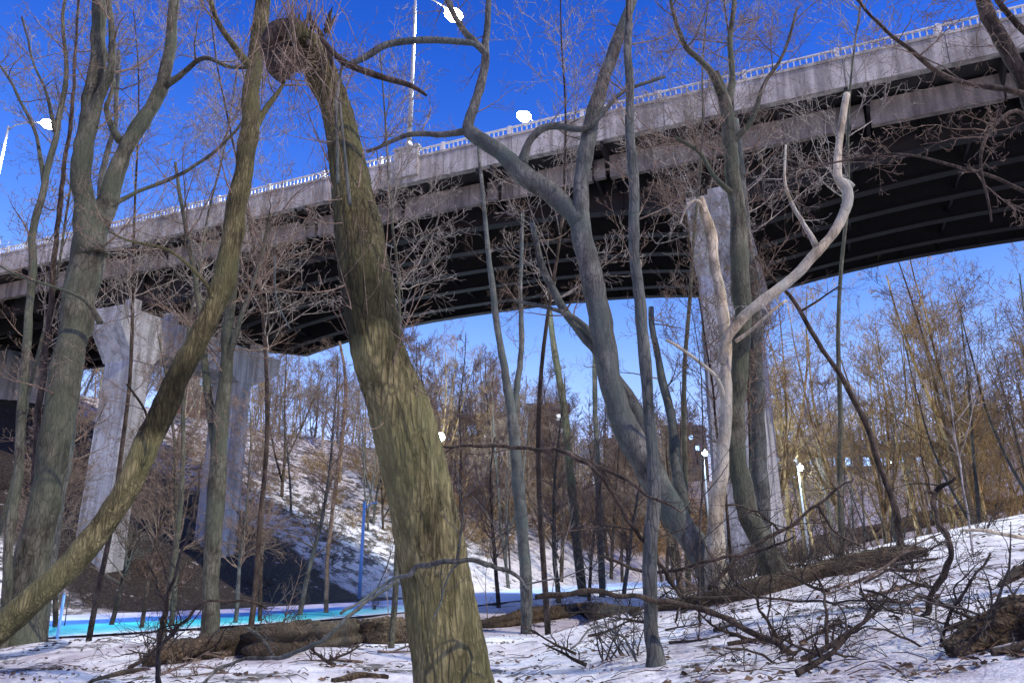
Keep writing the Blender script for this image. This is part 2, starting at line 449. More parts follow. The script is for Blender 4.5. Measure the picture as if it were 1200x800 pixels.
# ------------------------------------------------------------------ bridge
def soffit(s):
    if s > -10: t = abs(s-8)/18
    else: t = abs(s+28)/18
    return 18.05 - 1.55*min(t, 1.6)**2.6 if s <= 27 else 16.5 + (1.55*(1-max(0, 1-(s-26)/18)**2.6) if s < 44 else 1.55)
SMIN, SMAX = -64, 56
def build_bridge():
    e = empty('road_bridge', BP(0, 0, 20), 'long grey concrete and steel road bridge crossing high over the snowy ravine', 'bridge')
    o = local(e)
    ss_ = [SMIN + i*2 for i in range(int((SMAX-SMIN)/2)+1)]
    W = 17.6
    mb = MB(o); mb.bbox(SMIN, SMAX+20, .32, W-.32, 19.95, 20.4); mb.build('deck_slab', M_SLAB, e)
    for (w0, w1) in ((-.1, .3), (W-.3, W+.1)):
        # fascia panels, each with a hairline joint
        mb = MB(o); s = SMIN
        while s < SMAX+20:
            mb.bbox(s+.02, s+3.98, w0, w1, 19.98, 21.35)
            mb.bbox(s, s+4, w0-.06 if w0 < 1 else w1-.08, w0+.08 if w0 < 1 else w1+.06, 21.353, 21.5)
            s += 4
        mb.bbox(SMIN, SMAX+20, w0+.06, w1-.06, 19.97, 21.30)
        mb.build('parapet', M_FASCIA, e)
    for wr in (.1, W-.1):
        mb = MB(o); mb.bbox(SMIN, SMAX+20, wr-.05, wr+.05, 21.98, 22.06); mb.bbox(SMIN, SMAX+20, wr-.03, wr+.03, 21.6, 21.65)
        s = SMIN
        while s < SMAX+20:
            mb.bbox(s, s+.055, wr-.03, wr+.03, 21.652, 21.978); s += .27
        rl = mb.build('railing', M_RAIL, e)
        s = SMIN
        while s < SMAX+20:
            mb = MB(o); mb.bbox(s+.08, s+.26, wr-.09, wr+.09, 21.50, 22.10); mb.build('railing_post', M_RAIL, rl); s += 4
    # edge beams of pale panels carried by brackets
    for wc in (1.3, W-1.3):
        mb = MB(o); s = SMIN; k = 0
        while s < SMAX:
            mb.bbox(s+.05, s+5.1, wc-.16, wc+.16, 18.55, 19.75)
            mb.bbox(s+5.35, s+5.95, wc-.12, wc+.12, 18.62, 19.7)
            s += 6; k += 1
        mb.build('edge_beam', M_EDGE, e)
        mb = MB(o); s = SMIN
        sg = 1 if wc < 5 else -1
        while s < SMAX:
            for ds in (5.1, 6.0-.05):
                a, b_ = s+ds, s+ds+.14
                q = [BP(a, wc+sg*1.6, 18.5), BP(b_, wc+sg*1.6, 18.5), BP(b_, wc-sg*1.35, 19.6), BP(a, wc-sg*1.35, 19.6),
                     BP(a, wc+sg*1.6, 19.94), BP(b_, wc+sg*1.6, 19.94), BP(b_, wc-sg*1.35, 19.94), BP(a, wc-sg*1.35, 19.94)]
                mb = MB(o); mb.hexa(q); mb.build('bracket', M_STEEL, e)
            s += 6
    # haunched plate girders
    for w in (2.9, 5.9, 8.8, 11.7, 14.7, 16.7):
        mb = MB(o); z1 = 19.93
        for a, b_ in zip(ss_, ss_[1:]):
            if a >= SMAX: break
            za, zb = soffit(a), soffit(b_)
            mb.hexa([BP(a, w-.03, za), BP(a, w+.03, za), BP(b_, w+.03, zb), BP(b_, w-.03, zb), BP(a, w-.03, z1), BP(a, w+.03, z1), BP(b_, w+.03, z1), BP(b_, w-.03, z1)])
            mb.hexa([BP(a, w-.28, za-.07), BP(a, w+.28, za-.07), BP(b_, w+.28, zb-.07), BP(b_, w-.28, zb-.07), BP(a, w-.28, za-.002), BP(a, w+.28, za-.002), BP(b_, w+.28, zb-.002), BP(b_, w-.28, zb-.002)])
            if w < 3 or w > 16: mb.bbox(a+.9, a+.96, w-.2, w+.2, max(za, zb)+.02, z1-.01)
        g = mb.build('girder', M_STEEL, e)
    mb = MB(o); s = SMIN+3
    while s < SMAX:
        z = soffit(s)+.35
        mb.bbox(s-.06, s+.06, 2.95, 16.6, z, z+.16); mb.bbox(s-.05, s+.05, 2.95, 16.6, 19.6, 19.75)
        ws = (2.95, 5.85, 8.75, 11.65, 14.65, 16.6)
        for a, b_ in zip(ws, ws[1:]):
            mb.tube([BP(s, a, z+.1), BP(s, b_, 19.65)], [.05, .05], 4); mb.tube([BP(s+.12, a, 19.65), BP(s+.12, b_, z+.1)], [.05, .05], 4)
        s += 5.0
    mb.bbox(SMIN, SMAX, 7.2, 7.45, 19.0, 19.25); mb.tube([BP(SMIN, 10.3, 18.9), BP(SMAX, 10.3, 18.9)], [.16, .16], 8)
    mb.build('cross_frames', M_STEEL, e)
    # piers: a hammer-ended cap on two tapered columns
    for sp in (-10.1, 26.9, -46):
        ct = soffit(sp)-1.15; cb = ct-2.3
        mb = MB(o); h = 1.34 if sp > 0 else 1.16
        prof = [(-1.3, ct), (-1.3, ct-1.1), (.05, cb-.9), (1.5, cb-.9), (2.2, cb), (8.3, cb), (9.0, cb-.3), (10.7, cb-.3), (13.2, ct-1.2), (13.2, ct)]
        vs = [BP(sp-h, w, z) for w, z in prof] + [BP(sp+h, w, z) for w, z in prof]; n = len(prof)
        fs = [tuple(reversed(range(n))), tuple(range(n, 2*n))] + [(i, (i+1) % n, n+(i+1) % n, n+i) for i in range(n)]
        mb.add(vs, fs)
        for wb in (0.5, 3.6, 8.5, 12): mb.bbox(sp-.4, sp+.4, wb-.3, wb+.3, ct+.002, ct+1.04)
        p = mb.build('pier_cap', M_PIER, e)
        for wc in (.75, 9.85 if sp > 0 else 5.2):
            q = BP(sp, wc, 0); zb = min(ground(q.x, q.y) - 1.0, -1.0 if sp > 20 else 99)
            mb = MB(o); hs0, hw0, hs1, hw1 = (1.36, .8, 1.28, .7) if sp > 0 else (1.18, .8, 1.1, .7)
            # chamfered column section
            def ring(z, hs, hw, c=.14):
                return [BP(sp+a, wc+b_, z) for a, b_ in ((-hs, -hw+c), (-hs+c, -hw), (hs-c, -hw), (hs, -hw+c), (hs, hw-c), (hs-c, hw), (-hs+c, hw), (-hs, hw-c))]
            zs = [zb, 1.5, 6, 10, cb-.02 if wc > 3 else cb-.88]; vs = []
            for i, z in enumerate(zs):
                t = (z-zb)/(zs[-1]-zb); vs += ring(z, hs0+(hs1-hs0)*t-(.004*i % .008), hw0+(hw1-hw0)*t)
            fs = []
            for i in range(len(zs)-1):
                for j in range(8): fs.append((i*8+j, i*8+(j+1) % 8, (i+1)*8+(j+1) % 8, (i+1)*8+j))
            fs += [tuple(reversed(range(8))), tuple(range((len(zs)-1)*8, len(zs)*8))]
            mb.add(vs, fs); mb.build('column', M_PIER, p)
    # abutment at the left bank
    mb = MB(o); mb.bbox(54.5, 57, .4, W-.4, 10, 19.94); mb.bbox(57, 70, .4, .9, 12, 19.94); mb.bbox(57, 70, W-.9, W-.4, 12, 19.94)
    mb.build('abutment', M_PIER, e)
    # parapet bulges that carry the lamp poles
    for s in LAMPS_N:
        mb = MB(o); mb.bbox(s-.75, s+.75, -.3, -.104, 20.3, 22.0); mb.bbox(s-.8, s+.8, -.34, .02, 22.0, 22.15); mb.build('lamp_plinth', M_FASCIA, e)
    return e
LAMPS_N = [6.3, 43.2, -31.0]
LAMPS_F = [-3.0]
build_bridge()

def street_lamp(s, w, h, arm, label, power=45000):
    b = BP(s, w, 22.15 if w < 3 else 21.4); e = empty('street_lamp', b, label, 'street lamp', 'lamps along the bridge deck')
    mb = MB(b); mb.tube([b, b+Vector((0, 0, h*.5)), b+Vector((0, 0, h))], [.14, .115, .075], 10); mb.tube([b, b+Vector((0, 0, .35))], [.22, .2], 10)
    mb.build('pole', M_POLE, e, True)
    tip = b+Vector((0, 0, h)); q = N*arm[0] + D*arm[1]
    mb = MB(b); mb.tube([tip-Vector((0, 0, .4)), tip+q*.2+Vector((0, 0, .1)), tip+q*.6+Vector((0, 0, .3)), tip+q+Vector((0, 0, .32))], [.06, .055, .05, .045], 8)
    mb.build('arm', M_POLE, e, True)
    hd = tip+q+Vector((0, 0, .32)); ax = q.normalized(); up = Vector((0, 0, 1)); sd = ax.cross(up)
    mb = MB(b)   # housing: flattened teardrop shell
    prof = [(-.15, .06, .06), (0, .14, .10), (.3, .24, .15), (.7, .27, .15), (1.0, .2, .11), (1.12, .06, .05)]
    vs = []; fs = []; K = 10
    for a, wd, ht in prof:
        for j in range(K):
            an = 2*math.pi*j/K; vs.append(hd+ax*a+sd*math.cos(an)*wd+up*(math.sin(an)*ht*(1 if math.sin(an) > 0 else .35)))
    for i in range(len(prof)-1):
        for j in range(K): fs.append((i*K+j, i*K+(j+1) % K, (i+1)*K+(j+1) % K, (i+1)*K+j))
    fs += [tuple(reversed(range(K))), tuple(range((len(prof)-1)*K, len(prof)*K))]
    mb.add(vs, fs); hh = mb.build('lamp_head', M_POLE, e, True)
    mb = MB(b)   # drop lens below
    vs = []; fs = []; K = 12; c = hd+ax*.6-up*.05; rings = [(.50, 0), (.50, .16), (.38, .34), (.14, .44)]
    for rr, dz in rings:
        for j in range(K):
            an = 2*math.pi*j/K; vs.append(c+ax*math.cos(an)*rr*1.25+sd*math.sin(an)*rr-up*dz)
    for i in range(3):
        for j in range(K): fs.append((i*K+j, (i+1)*K+j, (i+1)*K+(j+1) % K, i*K+(j+1) % K))
    fs += [tuple(range(K)), tuple(reversed(range(3*K, 4*K)))]
    mb.add(vs, fs); mb.build('lens', E_LAMP, hh, True)
    ld = bpy.data.lights.new('lamp_light', 'SPOT'); ld.spot_size = R(164); ld.spot_blend = .6; ld.energy = power; ld.color = (.80, .93, 1); ld.shadow_soft_size = .35
    lo = bpy.data.objects.new('lamp_light', ld); COL.objects.link(lo); lo.location = c-up*.55-b; lo.parent = e
    return e
street_lamp(6.3, 0, 10.6, (2.2, -.9), 'tall pale lamp pole rising from the bridge parapet, its head at the top edge')
street_lamp(43.2, 0, 10.7, (1.0, -2.4), 'lit lamp with horizontal arm above the far left end of the bridge')
street_lamp(-31.0, 0, 10.6, (1.6, 0), 'bridge lamp standing out of view past the right edge')
street_lamp(4.5, 17.3, 11.3, (-2.0, .6), 'blazing lamp on the far side of the bridge, just above the railing near the middle')

# ------------------------------------------------------------------ foreground trees, traced
def hd_(u, v):
    p = hit(u, v); return p.y
# big furrowed trunk
def bigdisp(i, an, r, q):
    # vertical furrows: ridged noise stretched along the trunk
    c = Vector((math.cos(an)*3.4, math.sin(an)*3.4, q.z*1.0))
    n = noise.noise(c*1.9+Vector((0, 0, 3)))*.7 + noise.noise(Vector((c.x*3.6, c.y*3.6, c.z*2.2)))*.45
    n = 1-abs(n)*2.0
    return r*(1+.075*n+.08*noise.noise(q*2.6) + .03*noise.noise(q*16))
def big_tree():
    d = 6.2
    base = P(545, 1010, d)
    e = empty('broken_tree', (base.x, base.y, ground(base.x, base.y)), 'thick deeply furrowed leaning trunk in the foreground with a broken arched top', 'tree')
    o = local(e)
    path = [(548, 1010, 138), (540, 880, 120), (530, 790, 104), (518, 720, 98), (505, 640, 92), (489, 560, 86), (468, 480, 80), (450, 430, 68), (441, 400, 64), (430, 340, 68), (420, 270, 62), (410, 210, 52), (402, 160, 44), (392, 120, 42), (378, 90, 44), (368, 66, 42), (356, 48, 36), (346, 38, 26)]
    pts = [(P(u, v, d+.25*math.sin(i*.6)), rad(u, v, d, w)*.9) for i, (u, v, w) in enumerate(path)]
    sp = cr(pts, 16)
    mb = MB(o); mb.tube([q[0] for q in sp], [q[1] for q in sp], 120, disp=bigdisp)
    mb.build('trunk', BK_BIG, e, True)
    # arched broken stub and rotten hollow
    g = random.Random(5)
    mb = MB(o); l = [(374, 62, 34), (352, 46, 40), (330, 46, 38), (320, 62, 30), (324, 84, 18), (332, 97, 5)]
    sp2 = cr([(P(u, v, d+.1), rad(u, v, d, w)) for u, v, w in l], 8)
    mb.tube([q[0] for q in sp2], [q[1]*(1+.45*noise.noise(q[0]*8)) for q in sp2], 28, disp=bigdisp)
    sp2 = cr([(P(u, v, d+.05), rad(u, v, d, w)) for u, v, w in [(362, 56, 26), (344, 64, 34), (334, 78, 24), (338, 92, 6)]], 8)
    mb.tube([q[0] for q in sp2], [q[1]*(1+.5*noise.noise(q[0]*8)) for q in sp2], 24, disp=bigdisp)
    mb.build('broken_stub', BK_DARK, e, True)
    for k in range(15):   # splintered ends of the break
        mb = MB(o); p = P(g.uniform(322, 385), g.uniform(30, 62), d+g.uniform(-.15, .2)); q = p+Vector((g.uniform(-.10, .08), g.uniform(-.05, .05), g.choice([1, 1, -1])*g.uniform(.12, .32)))
        mb.tube([p, p.lerp(q, .5)+rvec(g)*.012, q], [.035, .022, .004], 6); mb.build('splinter', BK_DARK, e)
    for l in ([(405, 78, 5), (430, 66, 8), (455, 52, 8), (500, 47, 8), (548, 50, 7), (560, 54, 4)],
              [(376, 45, 6), (402, 72, 8), (440, 88, 8), (480, 100, 6), (500, 112, 3)],
              [(395, 118, 4), (397, 98, 3.5), (402, 70, 2)],
              [(396, 215, 4), (395, 160, 4), (394, 116, 4)], [(410, 240, 5), (404, 180, 3.5), (398, 120, 3)],
              [(322, 300, 2), (324, 350, 2), (340, 385, 2.4)]):
        mb = MB(o); sp3 = cr([(P(u, v, d-.35), rad(u, v, d, w)) for u, v, w in l], 6)
        mb.tube([q[0] for q in sp3], [q[1] for q in sp3], 8); mb.build('branch', BK_GREY if l[0][2] < 6 else BK_DARK, e, True)
        l = sp3
    # epicormic shoots and hanging vines
    mb = MB(o)
    for k in range(90):
        i = g.randrange(int(len(sp)*.30), len(sp)-2); c, r = sp[i]; a = g.uniform(0, 6.28)
        side = Vector((math.cos(a), math.sin(a)*.9-.3, 0)).normalized(); p = c+side*r*.9
        grow(mb, p, side*.5+Vector((0, 0, g.choice([1, 1, .9, -.4]))), g.uniform(.25, .95), g.uniform(.004, .009), 1, g, .35, .14, (0, 3, 2), .5, (5, 4, 3, 3), .0022)
    for k in range(64):
        p = P(g.uniform(300, 385), g.uniform(-30, 60), d+g.uniform(-.6, .5))
        grow(mb, p, Vector((g.uniform(-.5, .8), g.uniform(-.4, .4), -1)), g.uniform(.5, 1.5), g.uniform(.004, .008), 1, g, -.25, .2, (0, 2, 1), .5, (5, 4, 3, 3), .0022)
    for k in range(70):
        p = P(g.uniform(325, 375), g.uniform(60, 90), d-.1)+rvec(g)*.03
        pts = [p]; dd = rvec(g)
        for q in range(9):
            dd = (dd+rvec(g)*.9+(P(342, 72, d-.1)-pts[-1])*5).normalized(); pts.append(pts[-1]+dd*.045)
        mb.tube(pts, [.003]*10, 3, False)
    mb.build('shoots', TW_BROWN, e)
big_tree()

TW1 = dict(n=34, L=1.5, r=.022, kids=(6, 4, 3), up=.35)
# T1 forked left tree
d = 13.0; D1 = d
traced('tree', 'thick grey green tree near the left edge that forks in two against the sky', 'tree', [
    [(22, 752, 60, d), (38, 660, 47, d), (58, 560, 43, d), (76, 450, 43, d), (88, 370, 45, d+.2), (102, 300, 44, d+.4), (109, 252, 40, d+.5)],
    [(106, 300, 34, d+.4), (98, 230, 26, d+.2), (96, 180, 26, d), (106, 130, 24, d), (114, 70, 20, d), (118, 0, 17, d-.1), (124, -80, 12, d)],
    [(113, 262, 28, d+.5), (128, 230, 26, d+.8), (145, 180, 22, d+1), (172, 135, 20, d+1.2), (190, 100, 17, d+1.4), (200, 50, 14, d+1.5), (206, -20, 11, d+1.6), (214, -90, 7, d+1.7)],
    [(107, 150, 12, d), (118, 112, 14, d-.1), (130, 80, 11, d-.3), (130, 40, 9, d-.4), (128, 0, 7, d-.5), (120, -60, 5, d-.5)],
    [(140, 165, 9, d+1), (125, 130, 7, d+1.2), (133, 95, 5, d+1.5), (120, 50, 4, d+1.6)],
    [(188, 105, 8, d+1.4), (215, 85, 7, d+1.2), (240, 68, 6, d+1), (270, 78, 5, d+.8), (292, 80, 4, d+.6)],
    [(120, 245, 7, d+.5), (160, 225, 5, d+.9), (220, 200, 5, d+1.2), (270, 160, 4, d+1.3), (300, 120, 3, d+1.3)],
    [(117, 378, 7, d), (100, 352, 6, d-.4), (60, 335, 4, d-.6), (20, 322, 3, d-.8), (-20, 300, 3, d-.8)],
], TW1, BK_GREEN, TW_BROWN, 1, sides=20)
# second trunk beside T1 base
d2 = 14.5
traced('tree', 'slimmer straight trunk pressed close behind the forked left tree', 'tree', [
    [(42, 750, 26, d2+.3), (58, 640, 22, d2+.4), (75, 540, 19, d2+.5), (88, 450, 16, d2+.6), (98, 380, 13, d2+.8), (120, 300, 10, d2+1), (118, 220, 8, d2+1.2), (135, 140, 6, d2+1.3), (140, 60, 5, d2+1.4)],
], dict(n=14, L=1.3, r=.018, kids=(5, 4, 3), up=.35), BK_GREY, TW_BROWN, 2)
# T2 curved
d = 11.0
traced('tree', 'long trunk curving up from the lower left corner and sweeping right beneath the bridge', 'tree', [
    [(-30, 770, 48, d), (10, 728, 40, d), (50, 690, 37, d), (100, 645, 35, d), (150, 570, 34, d), (182, 495, 34, d+.1), (215, 430, 31, d+.2), (248, 365, 29, d+.3), (268, 300, 28, d+.4), (284, 210, 25, d+.5), (292, 150, 22, d+.5), (300, 60, 20, d+.6), (312, -20, 17, d+.7), (320, -90, 12, d+.8)],
    [(292, 160, 9, d+.5), (310, 130, 7, d+.7), (330, 100, 5, d+.8), (338, 60, 4, d+.9)],
    [(296, 80, 10, d+.5), (270, 50, 8, d+.3), (252, 20, 6, d+.2), (245, -30, 4, d)],
    [(250, 350, 6, d+.2), (235, 325, 5, d), (200, 295, 4, d-.2), (150, 282, 3, d-.4), (128, 272, 2, d-.4)],
    [(155, 560, 5, d), (175, 525, 4, d-.2), (168, 480, 3, d-.3), (150, 450, 3, d-.4)],
], dict(n=26, L=1.2, r=.018, kids=(5, 4, 3), up=.3, **{'from': .5}), BK_BIG, TW_BROWN, 3, sides=20)
# T0 far-left thin
d = 12.5
traced('tree', 'thin dark trunk at the very left edge rising past the glowing lamp', 'tree', [
    [(3, 745, 15, d), (12, 640, 14, d), (22, 540, 13, d), (30, 430, 12, d), (36, 340, 11, d), (40, 280, 10, d), (52, 215, 9, d), (66, 150, 8, d), (78, 90, 6, d), (74, 30, 5, d), (80, -40, 4, d)],
    [(52, 215, 6, d), (42, 160, 5, d+.3), (20, 110, 4, d+.5), (-5, 70, 3, d+.6)],
    [(64, 155, 5, d), (55, 110, 4, d-.3), (38, 70, 3, d-.4), (25, 20, 3, d-.4)],
], dict(n=26, L=1.2, r=.014, kids=(5, 4, 2), up=.3), BK_GREEN, TW_BROWN, 4)
d = d+2
traced('tree', 'slender dark stem between the left edge trunk and the forked tree', 'tree', [
    [(32, 738, 10, d), (38, 600, 9, d), (45, 480, 9, d), (58, 370, 8, d), (68, 270, 7, d), (75, 200, 6, d), (84, 140, 5, d), (88, 60, 4, d), (94, -20, 3, d)],
], dict(n=20, L=1.3, r=.014, kids=(5, 4, 2), up=.3), BK_DARK, TW_BROWN, 44)
# T3
d = 15.0
traced('tree', 'straight greenish trunk standing just behind the fallen log on the left', 'tree', [
    [(245, 745, 24, d), (249, 660, 21, d), (254, 570, 21, d), (258, 500, 20, d), (263, 440, 18, d), (267, 390, 15, d), (272, 340, 11, d), (280, 280, 9, d), (286, 220, 6, d)],
    [(254, 520, 12, d), (246, 480, 12, d+.2), (240, 430, 10, d+.3), (236, 380, 8, d+.4), (228, 320, 6, d+.6), (215, 250, 5, d+.8), (205, 190, 4, d+1)],
    [(263, 430, 8, d), (280, 380, 7, d-.2), (300, 320, 5, d-.3), (318, 250, 4, d-.4)],
], dict(n=44, L=2.0, r=.02, kids=(6, 5, 3), up=.25), BK_GREEN, TW_BROWN, 5)
# thin centre left
d = hd_(382, 720)
traced('sapling', 'thin brown sapling right of the greenish trunk in front of the blue creek', 'sapling', [
    [(382, 716, 6, d), (384, 650, 5.5, d), (392, 580, 5, d), (400, 520, 4.5, d), (405, 450, 4, d), (398, 400, 3, d)]],
    dict(n=14, L=1.3, r=.01, kids=(4, 3), up=.4), TW_BROWN, TW_BROWN, 6)
# T5 pair of centre stems
d = hd_(620, 742)
traced('tree', 'slender grey green tree at the centre with a Y fork below the bridge', 'tree', [
    [(616, 745, 13, d), (617, 700, 15, d), (612, 620, 15, d), (607, 560, 15, d), (600, 490, 13, d), (592, 440, 10, d), (583, 385, 8, d), (575, 320, 7, d), (568, 250, 5, d), (560, 170, 4, d)],
    [(601, 500, 8, d), (606, 450, 8, d+.1), (611, 400, 7, d+.2), (610, 330, 5, d+.3), (613, 250, 4, d+.3)],
], dict(n=30, L=1.5, r=.014, kids=(5, 4, 3), up=.3), BK_GREY, TW_BROWN, 7)
d = hd_(684, 700)+2
traced('tree', 'thin upright stem just left of the great leaning trunk, leaning slightly left', 'tree', [
    [(683, 697, 11, d), (674, 620, 11, d), (668, 550, 10, d), (661, 480, 9, d), (650, 410, 8, d), (642, 350, 6, d), (630, 270, 5, d)],
], dict(n=22, L=1.8, r=.014, kids=(5, 4, 2), up=.3), BK_GREEN, TW_BROWN, 8)
d = hd_(706, 700)+1
traced('tree', 'thin pale stem rising straight beside the great leaning trunk', 'tree', [
    [(706, 696, 8, d), (703, 620, 8, d), (700, 540, 7, d), (697, 460, 6, d), (696, 400, 5, d), (690, 330, 4, d)],
], dict(n=14, L=1.4, r=.012, kids=(5, 4, 2), up=.3), BK_GREY, TW_BROWN, 9)
# T6 straight long stem
d = hd_(768, 780)
traced('tree', 'long straight pale stem from the snow to the top edge right of centre', 'tree', [
    [(768, 781, 22, d), (764, 740, 18, d), (760, 660, 17, d), (763, 580, 17, d), (761, 480, 16, d), (755, 400, 15, d), (749, 330, 14, d), (744, 260, 13, d), (740, 170, 12, d), (737, 80, 11, d), (735, 0, 9, d), (734, -90, 7, d)],
], dict(n=16, L=1.2, r=.012, kids=(5, 3, 2), up=.3, **{'from': .6}), BK_GREY, TW_BROWN, 10)
# T7 leaning thick, with big side limb
d = hd_(842, 700)-.3
traced('tree', 'large smooth leaning tree right of centre with a thick limb bending to the left', 'tree', [
    [(850, 712, 48, d), (828, 660, 38, d), (795, 610, 34, d), (765, 560, 34, d), (738, 510, 32, d), (716, 450, 30, d), (705, 390, 28, d), (695, 330, 26, d), (683, 280, 25, d), (680, 230, 21, d), (687, 180, 20, d), (697, 130, 18, d), (715, 70, 15, d), (738, 10, 13, d), (760, -60, 9, d)],
    [(681, 262, 20, d), (664, 244, 24, d+.1), (645, 226, 26, d+.2), (615, 205, 26, d+.3), (585, 178, 22, d+.4), (555, 158, 18, d+.5), (548, 146, 15, d+.5), (558, 120, 13, d+.5), (568, 80, 11, d+.6), (570, 40, 8, d+.6), (574, -30, 6, d+.7)],
    [(550, 152, 8, d+.5), (520, 158, 7, d+.6), (480, 158, 6, d+.7), (445, 172, 5, d+.8), (430, 178, 4, d+.8)],
    [(612, 192, 11, d+.3), (618, 170, 9, d+.2), (632, 152, 9, d+.1), (650, 148, 8, d), (680, 152, 7, d-.2), (702, 140, 6, d-.3), (730, 108, 5, d-.3), (780, 90, 4, d-.3)],
    [(567, 60, 8, d+.6), (545, 38, 8, d+.4), (530, 15, 7, d+.2), (515, -20, 5, d)],
    [(780, 590, 22, d), (762, 530, 20, d+.5), (740, 470, 16, d+.8), (712, 430, 12, d+1), (680, 390, 11, d+1.2), (650, 345, 10, d+1.4), (632, 300, 8, d+1.5), (622, 262, 6, d+1.6)],
    [(700, 400, 8, d+1), (672, 372, 6, d+1), (640, 360, 5, d+1), (600, 352, 3, d+1)],
    [(800, 600, 15, d+.4), (792, 540, 14, d+.8), (785, 480, 11, d+1), (770, 420, 9, d+1.2), (762, 360, 6, d+1.4)],
], dict(n=44, L=1.5, r=.018, kids=(5, 4, 3), up=.25), BK_GREY, TW_BROWN, 11, sides=24)
# T8 cluster by the pier
d = hd_(912, 686)
traced('tree', 'slanting trunk in front of the right pier and reaching up to the railing', 'tree', [
    [(912, 686, 36, d), (896, 640, 30, d), (876, 600, 27, d), (868, 560, 26, d), (862, 520, 24, d), (862, 460, 22, d), (870, 400, 24, d), (868, 330, 24, d), (865, 270, 22, d), (860, 210, 20, d), (854, 150, 17, d), (846, 110, 14, d), (838, 85, 11, d)],
    [(846, 112, 9, d), (832, 80, 8, d-.3), (805, 55, 7, d-.5), (790, 20, 5, d-.6), (778, -40, 4, d-.7)],
    [(850, 130, 10, d), (858, 90, 8, d+.3), (856, 40, 7, d+.4), (862, -30, 5, d+.5)],
    [(856, 170, 7, d), (880, 140, 6, d-.3), (895, 100, 5, d-.5), (920, 60, 4, d-.6), (935, 10, 3, d-.6)],
    [(862, 230, 8, d), (840, 210, 6, d-.3), (820, 180, 5, d-.4), (790, 160, 4, d-.5)],
], dict(n=60, L=1.6, r=.016, kids=(6, 5, 3), up=.3, **{'from': .45}), BK_GREEN, TW_BROWN, 12, sides=18)
d2 = d+1.2
traced('tree', 'straight grey trunk against the right side of the right pier', 'tree', [
    [(898, 668, 24, d2), (893, 600, 22, d2), (889, 520, 20, d2), (886, 440, 19, d2), (884, 380, 18, d2), (880, 320, 16, d2), (872, 260, 14, d2), (868, 200, 11, d2), (862, 140, 8, d2)],
], dict(n=34, L=1.5, r=.016, kids=(6, 4, 3), up=.3, **{'from': .5}), BK_GREY, TW_BROWN, 13)
d3 = d-.5
traced('dead_tree', 'bleached dead trunk before the right pier with a bone coloured limb hooking right and up', 'tree', [
    [(838, 665, 24, d3), (840, 600, 20, d3), (846, 550, 17, d3), (850, 500, 15, d3), (850, 450, 15, d3), (851, 400, 15, d3), (845, 350, 14, d3), (836, 310, 13, d3), (834, 275, 14, d3), (826, 250, 11, d3), (820, 232, 8, d3)],
    [(824, 250, 5, d3), (818, 236, 4, d3-.2), (806, 240, 3, d3-.3), (798, 262, 2, d3-.4)],
    [(848, 470, 6, d3), (838, 440, 5, d3-.3), (800, 410, 4, d3-.5), (780, 398, 3, d3-.6)],
    [(847, 425, 13, d3), (848, 405, 13, d3-.1), (857, 388, 13, d3-.2), (878, 365, 14, d3-.3), (905, 345, 14.5, d3-.4), (932, 322, 14, d3-.4), (955, 296, 13.5, d3-.5), (976, 274, 13.5, d3-.5), (991, 245, 13.5, d3-.5), (993, 222, 13, d3-.5), (982, 207, 11, d3-.5), (983, 175, 10, d3-.5), (987, 140, 9.5, d3-.5), (993, 110, 8.5, d3-.5)],
    [(957, 290, 7, d3-.5), (942, 262, 6, d3-.3), (928, 236, 5, d3-.2), (920, 210, 4, d3-.1), (921, 170, 3, d3)],
    [(985, 212, 8, d3-.5), (995, 215, 8, d3-.5), (1001, 219, 5, d3-.5)],
    [(862, 400, 5, d3-.3), (882, 385, 4, d3-.5), (905, 365, 4, d3-.7), (922, 352, 3, d3-.7)],
], dict(n=14, L=.7, r=.008, kids=(4, 3), up=.1, limbs=[1, 2, 4, 6], **{'from': .3}), BK_PALE, TW_PALE, 14, sides=18, wob=.03)
d5 = hd_(1052, 650)
traced('sapling', 'dark bare stem leaning left at right, ending just under the bridge', 'sapling', [
    [(1056, 640, 11, d5), (1046, 590, 9, d5), (1030, 540, 8, d5), (1010, 485, 8, d5), (985, 440, 7, d5), (955, 395, 6, d5), (930, 352, 5, d5), (905, 325, 4, d5), (885, 300, 3, d5)],
    [(938, 365, 3, d5), (965, 348, 2.5, d5-.2), (985, 335, 2, d5-.3)],
], dict(n=8, L=.9, r=.009, kids=(3, 2), up=.1), BK_DARK, TW_DARK, 16)
# limbs reaching in from a tree out of view at the right
traced('tree', 'dark tree reaching in at the upper right corner with drooping twigs', 'tree', [
    [(1560, 900, 90, 7.5), (1500, 600, 70, 7.5), (1400, 400, 50, 7.5), (1300, 250, 36, 7.4), (1215, 140, 26, 7.2), (1190, 80, 20, 7), (1165, 30, 19, 7), (1150, -10, 18, 7), (1130, -90, 12, 7)],
    [(1200, 110, 8, 7), (1130, 95, 7, 6.8), (1090, 78, 6, 6.7), (1050, 50, 5, 6.6), (1020, 20, 4, 6.5), (990, -15, 4, 6.5)],
    [(1240, 75, 10, 7), (1200, 35, 9, 6.9), (1168, -2, 7, 6.8), (1130, -50, 5, 6.7)],
    [(1280, 210, 10, 7.2), (1225, 170, 8, 7.1), (1190, 130, 6, 7), (1160, 160, 5, 6.9), (1150, 200, 4, 6.9), (1160, 260, 3, 6.9)],
    [(1300, 260, 8, 7.2), (1240, 250, 6, 7.1), (1180, 215, 5, 7), (1120, 195, 4, 6.9), (1060, 180, 3.5, 6.8), (1000, 186, 3, 6.8), (930, 200, 2.5, 6.8)],
], dict(n=40, L=.9, r=.009, kids=(5, 4, 2), up=-.1, wob=.3, limbs=[0, 1, 2, 3, 4], **{'from': .4}), BK_DARK, TW_BROWN, 17)

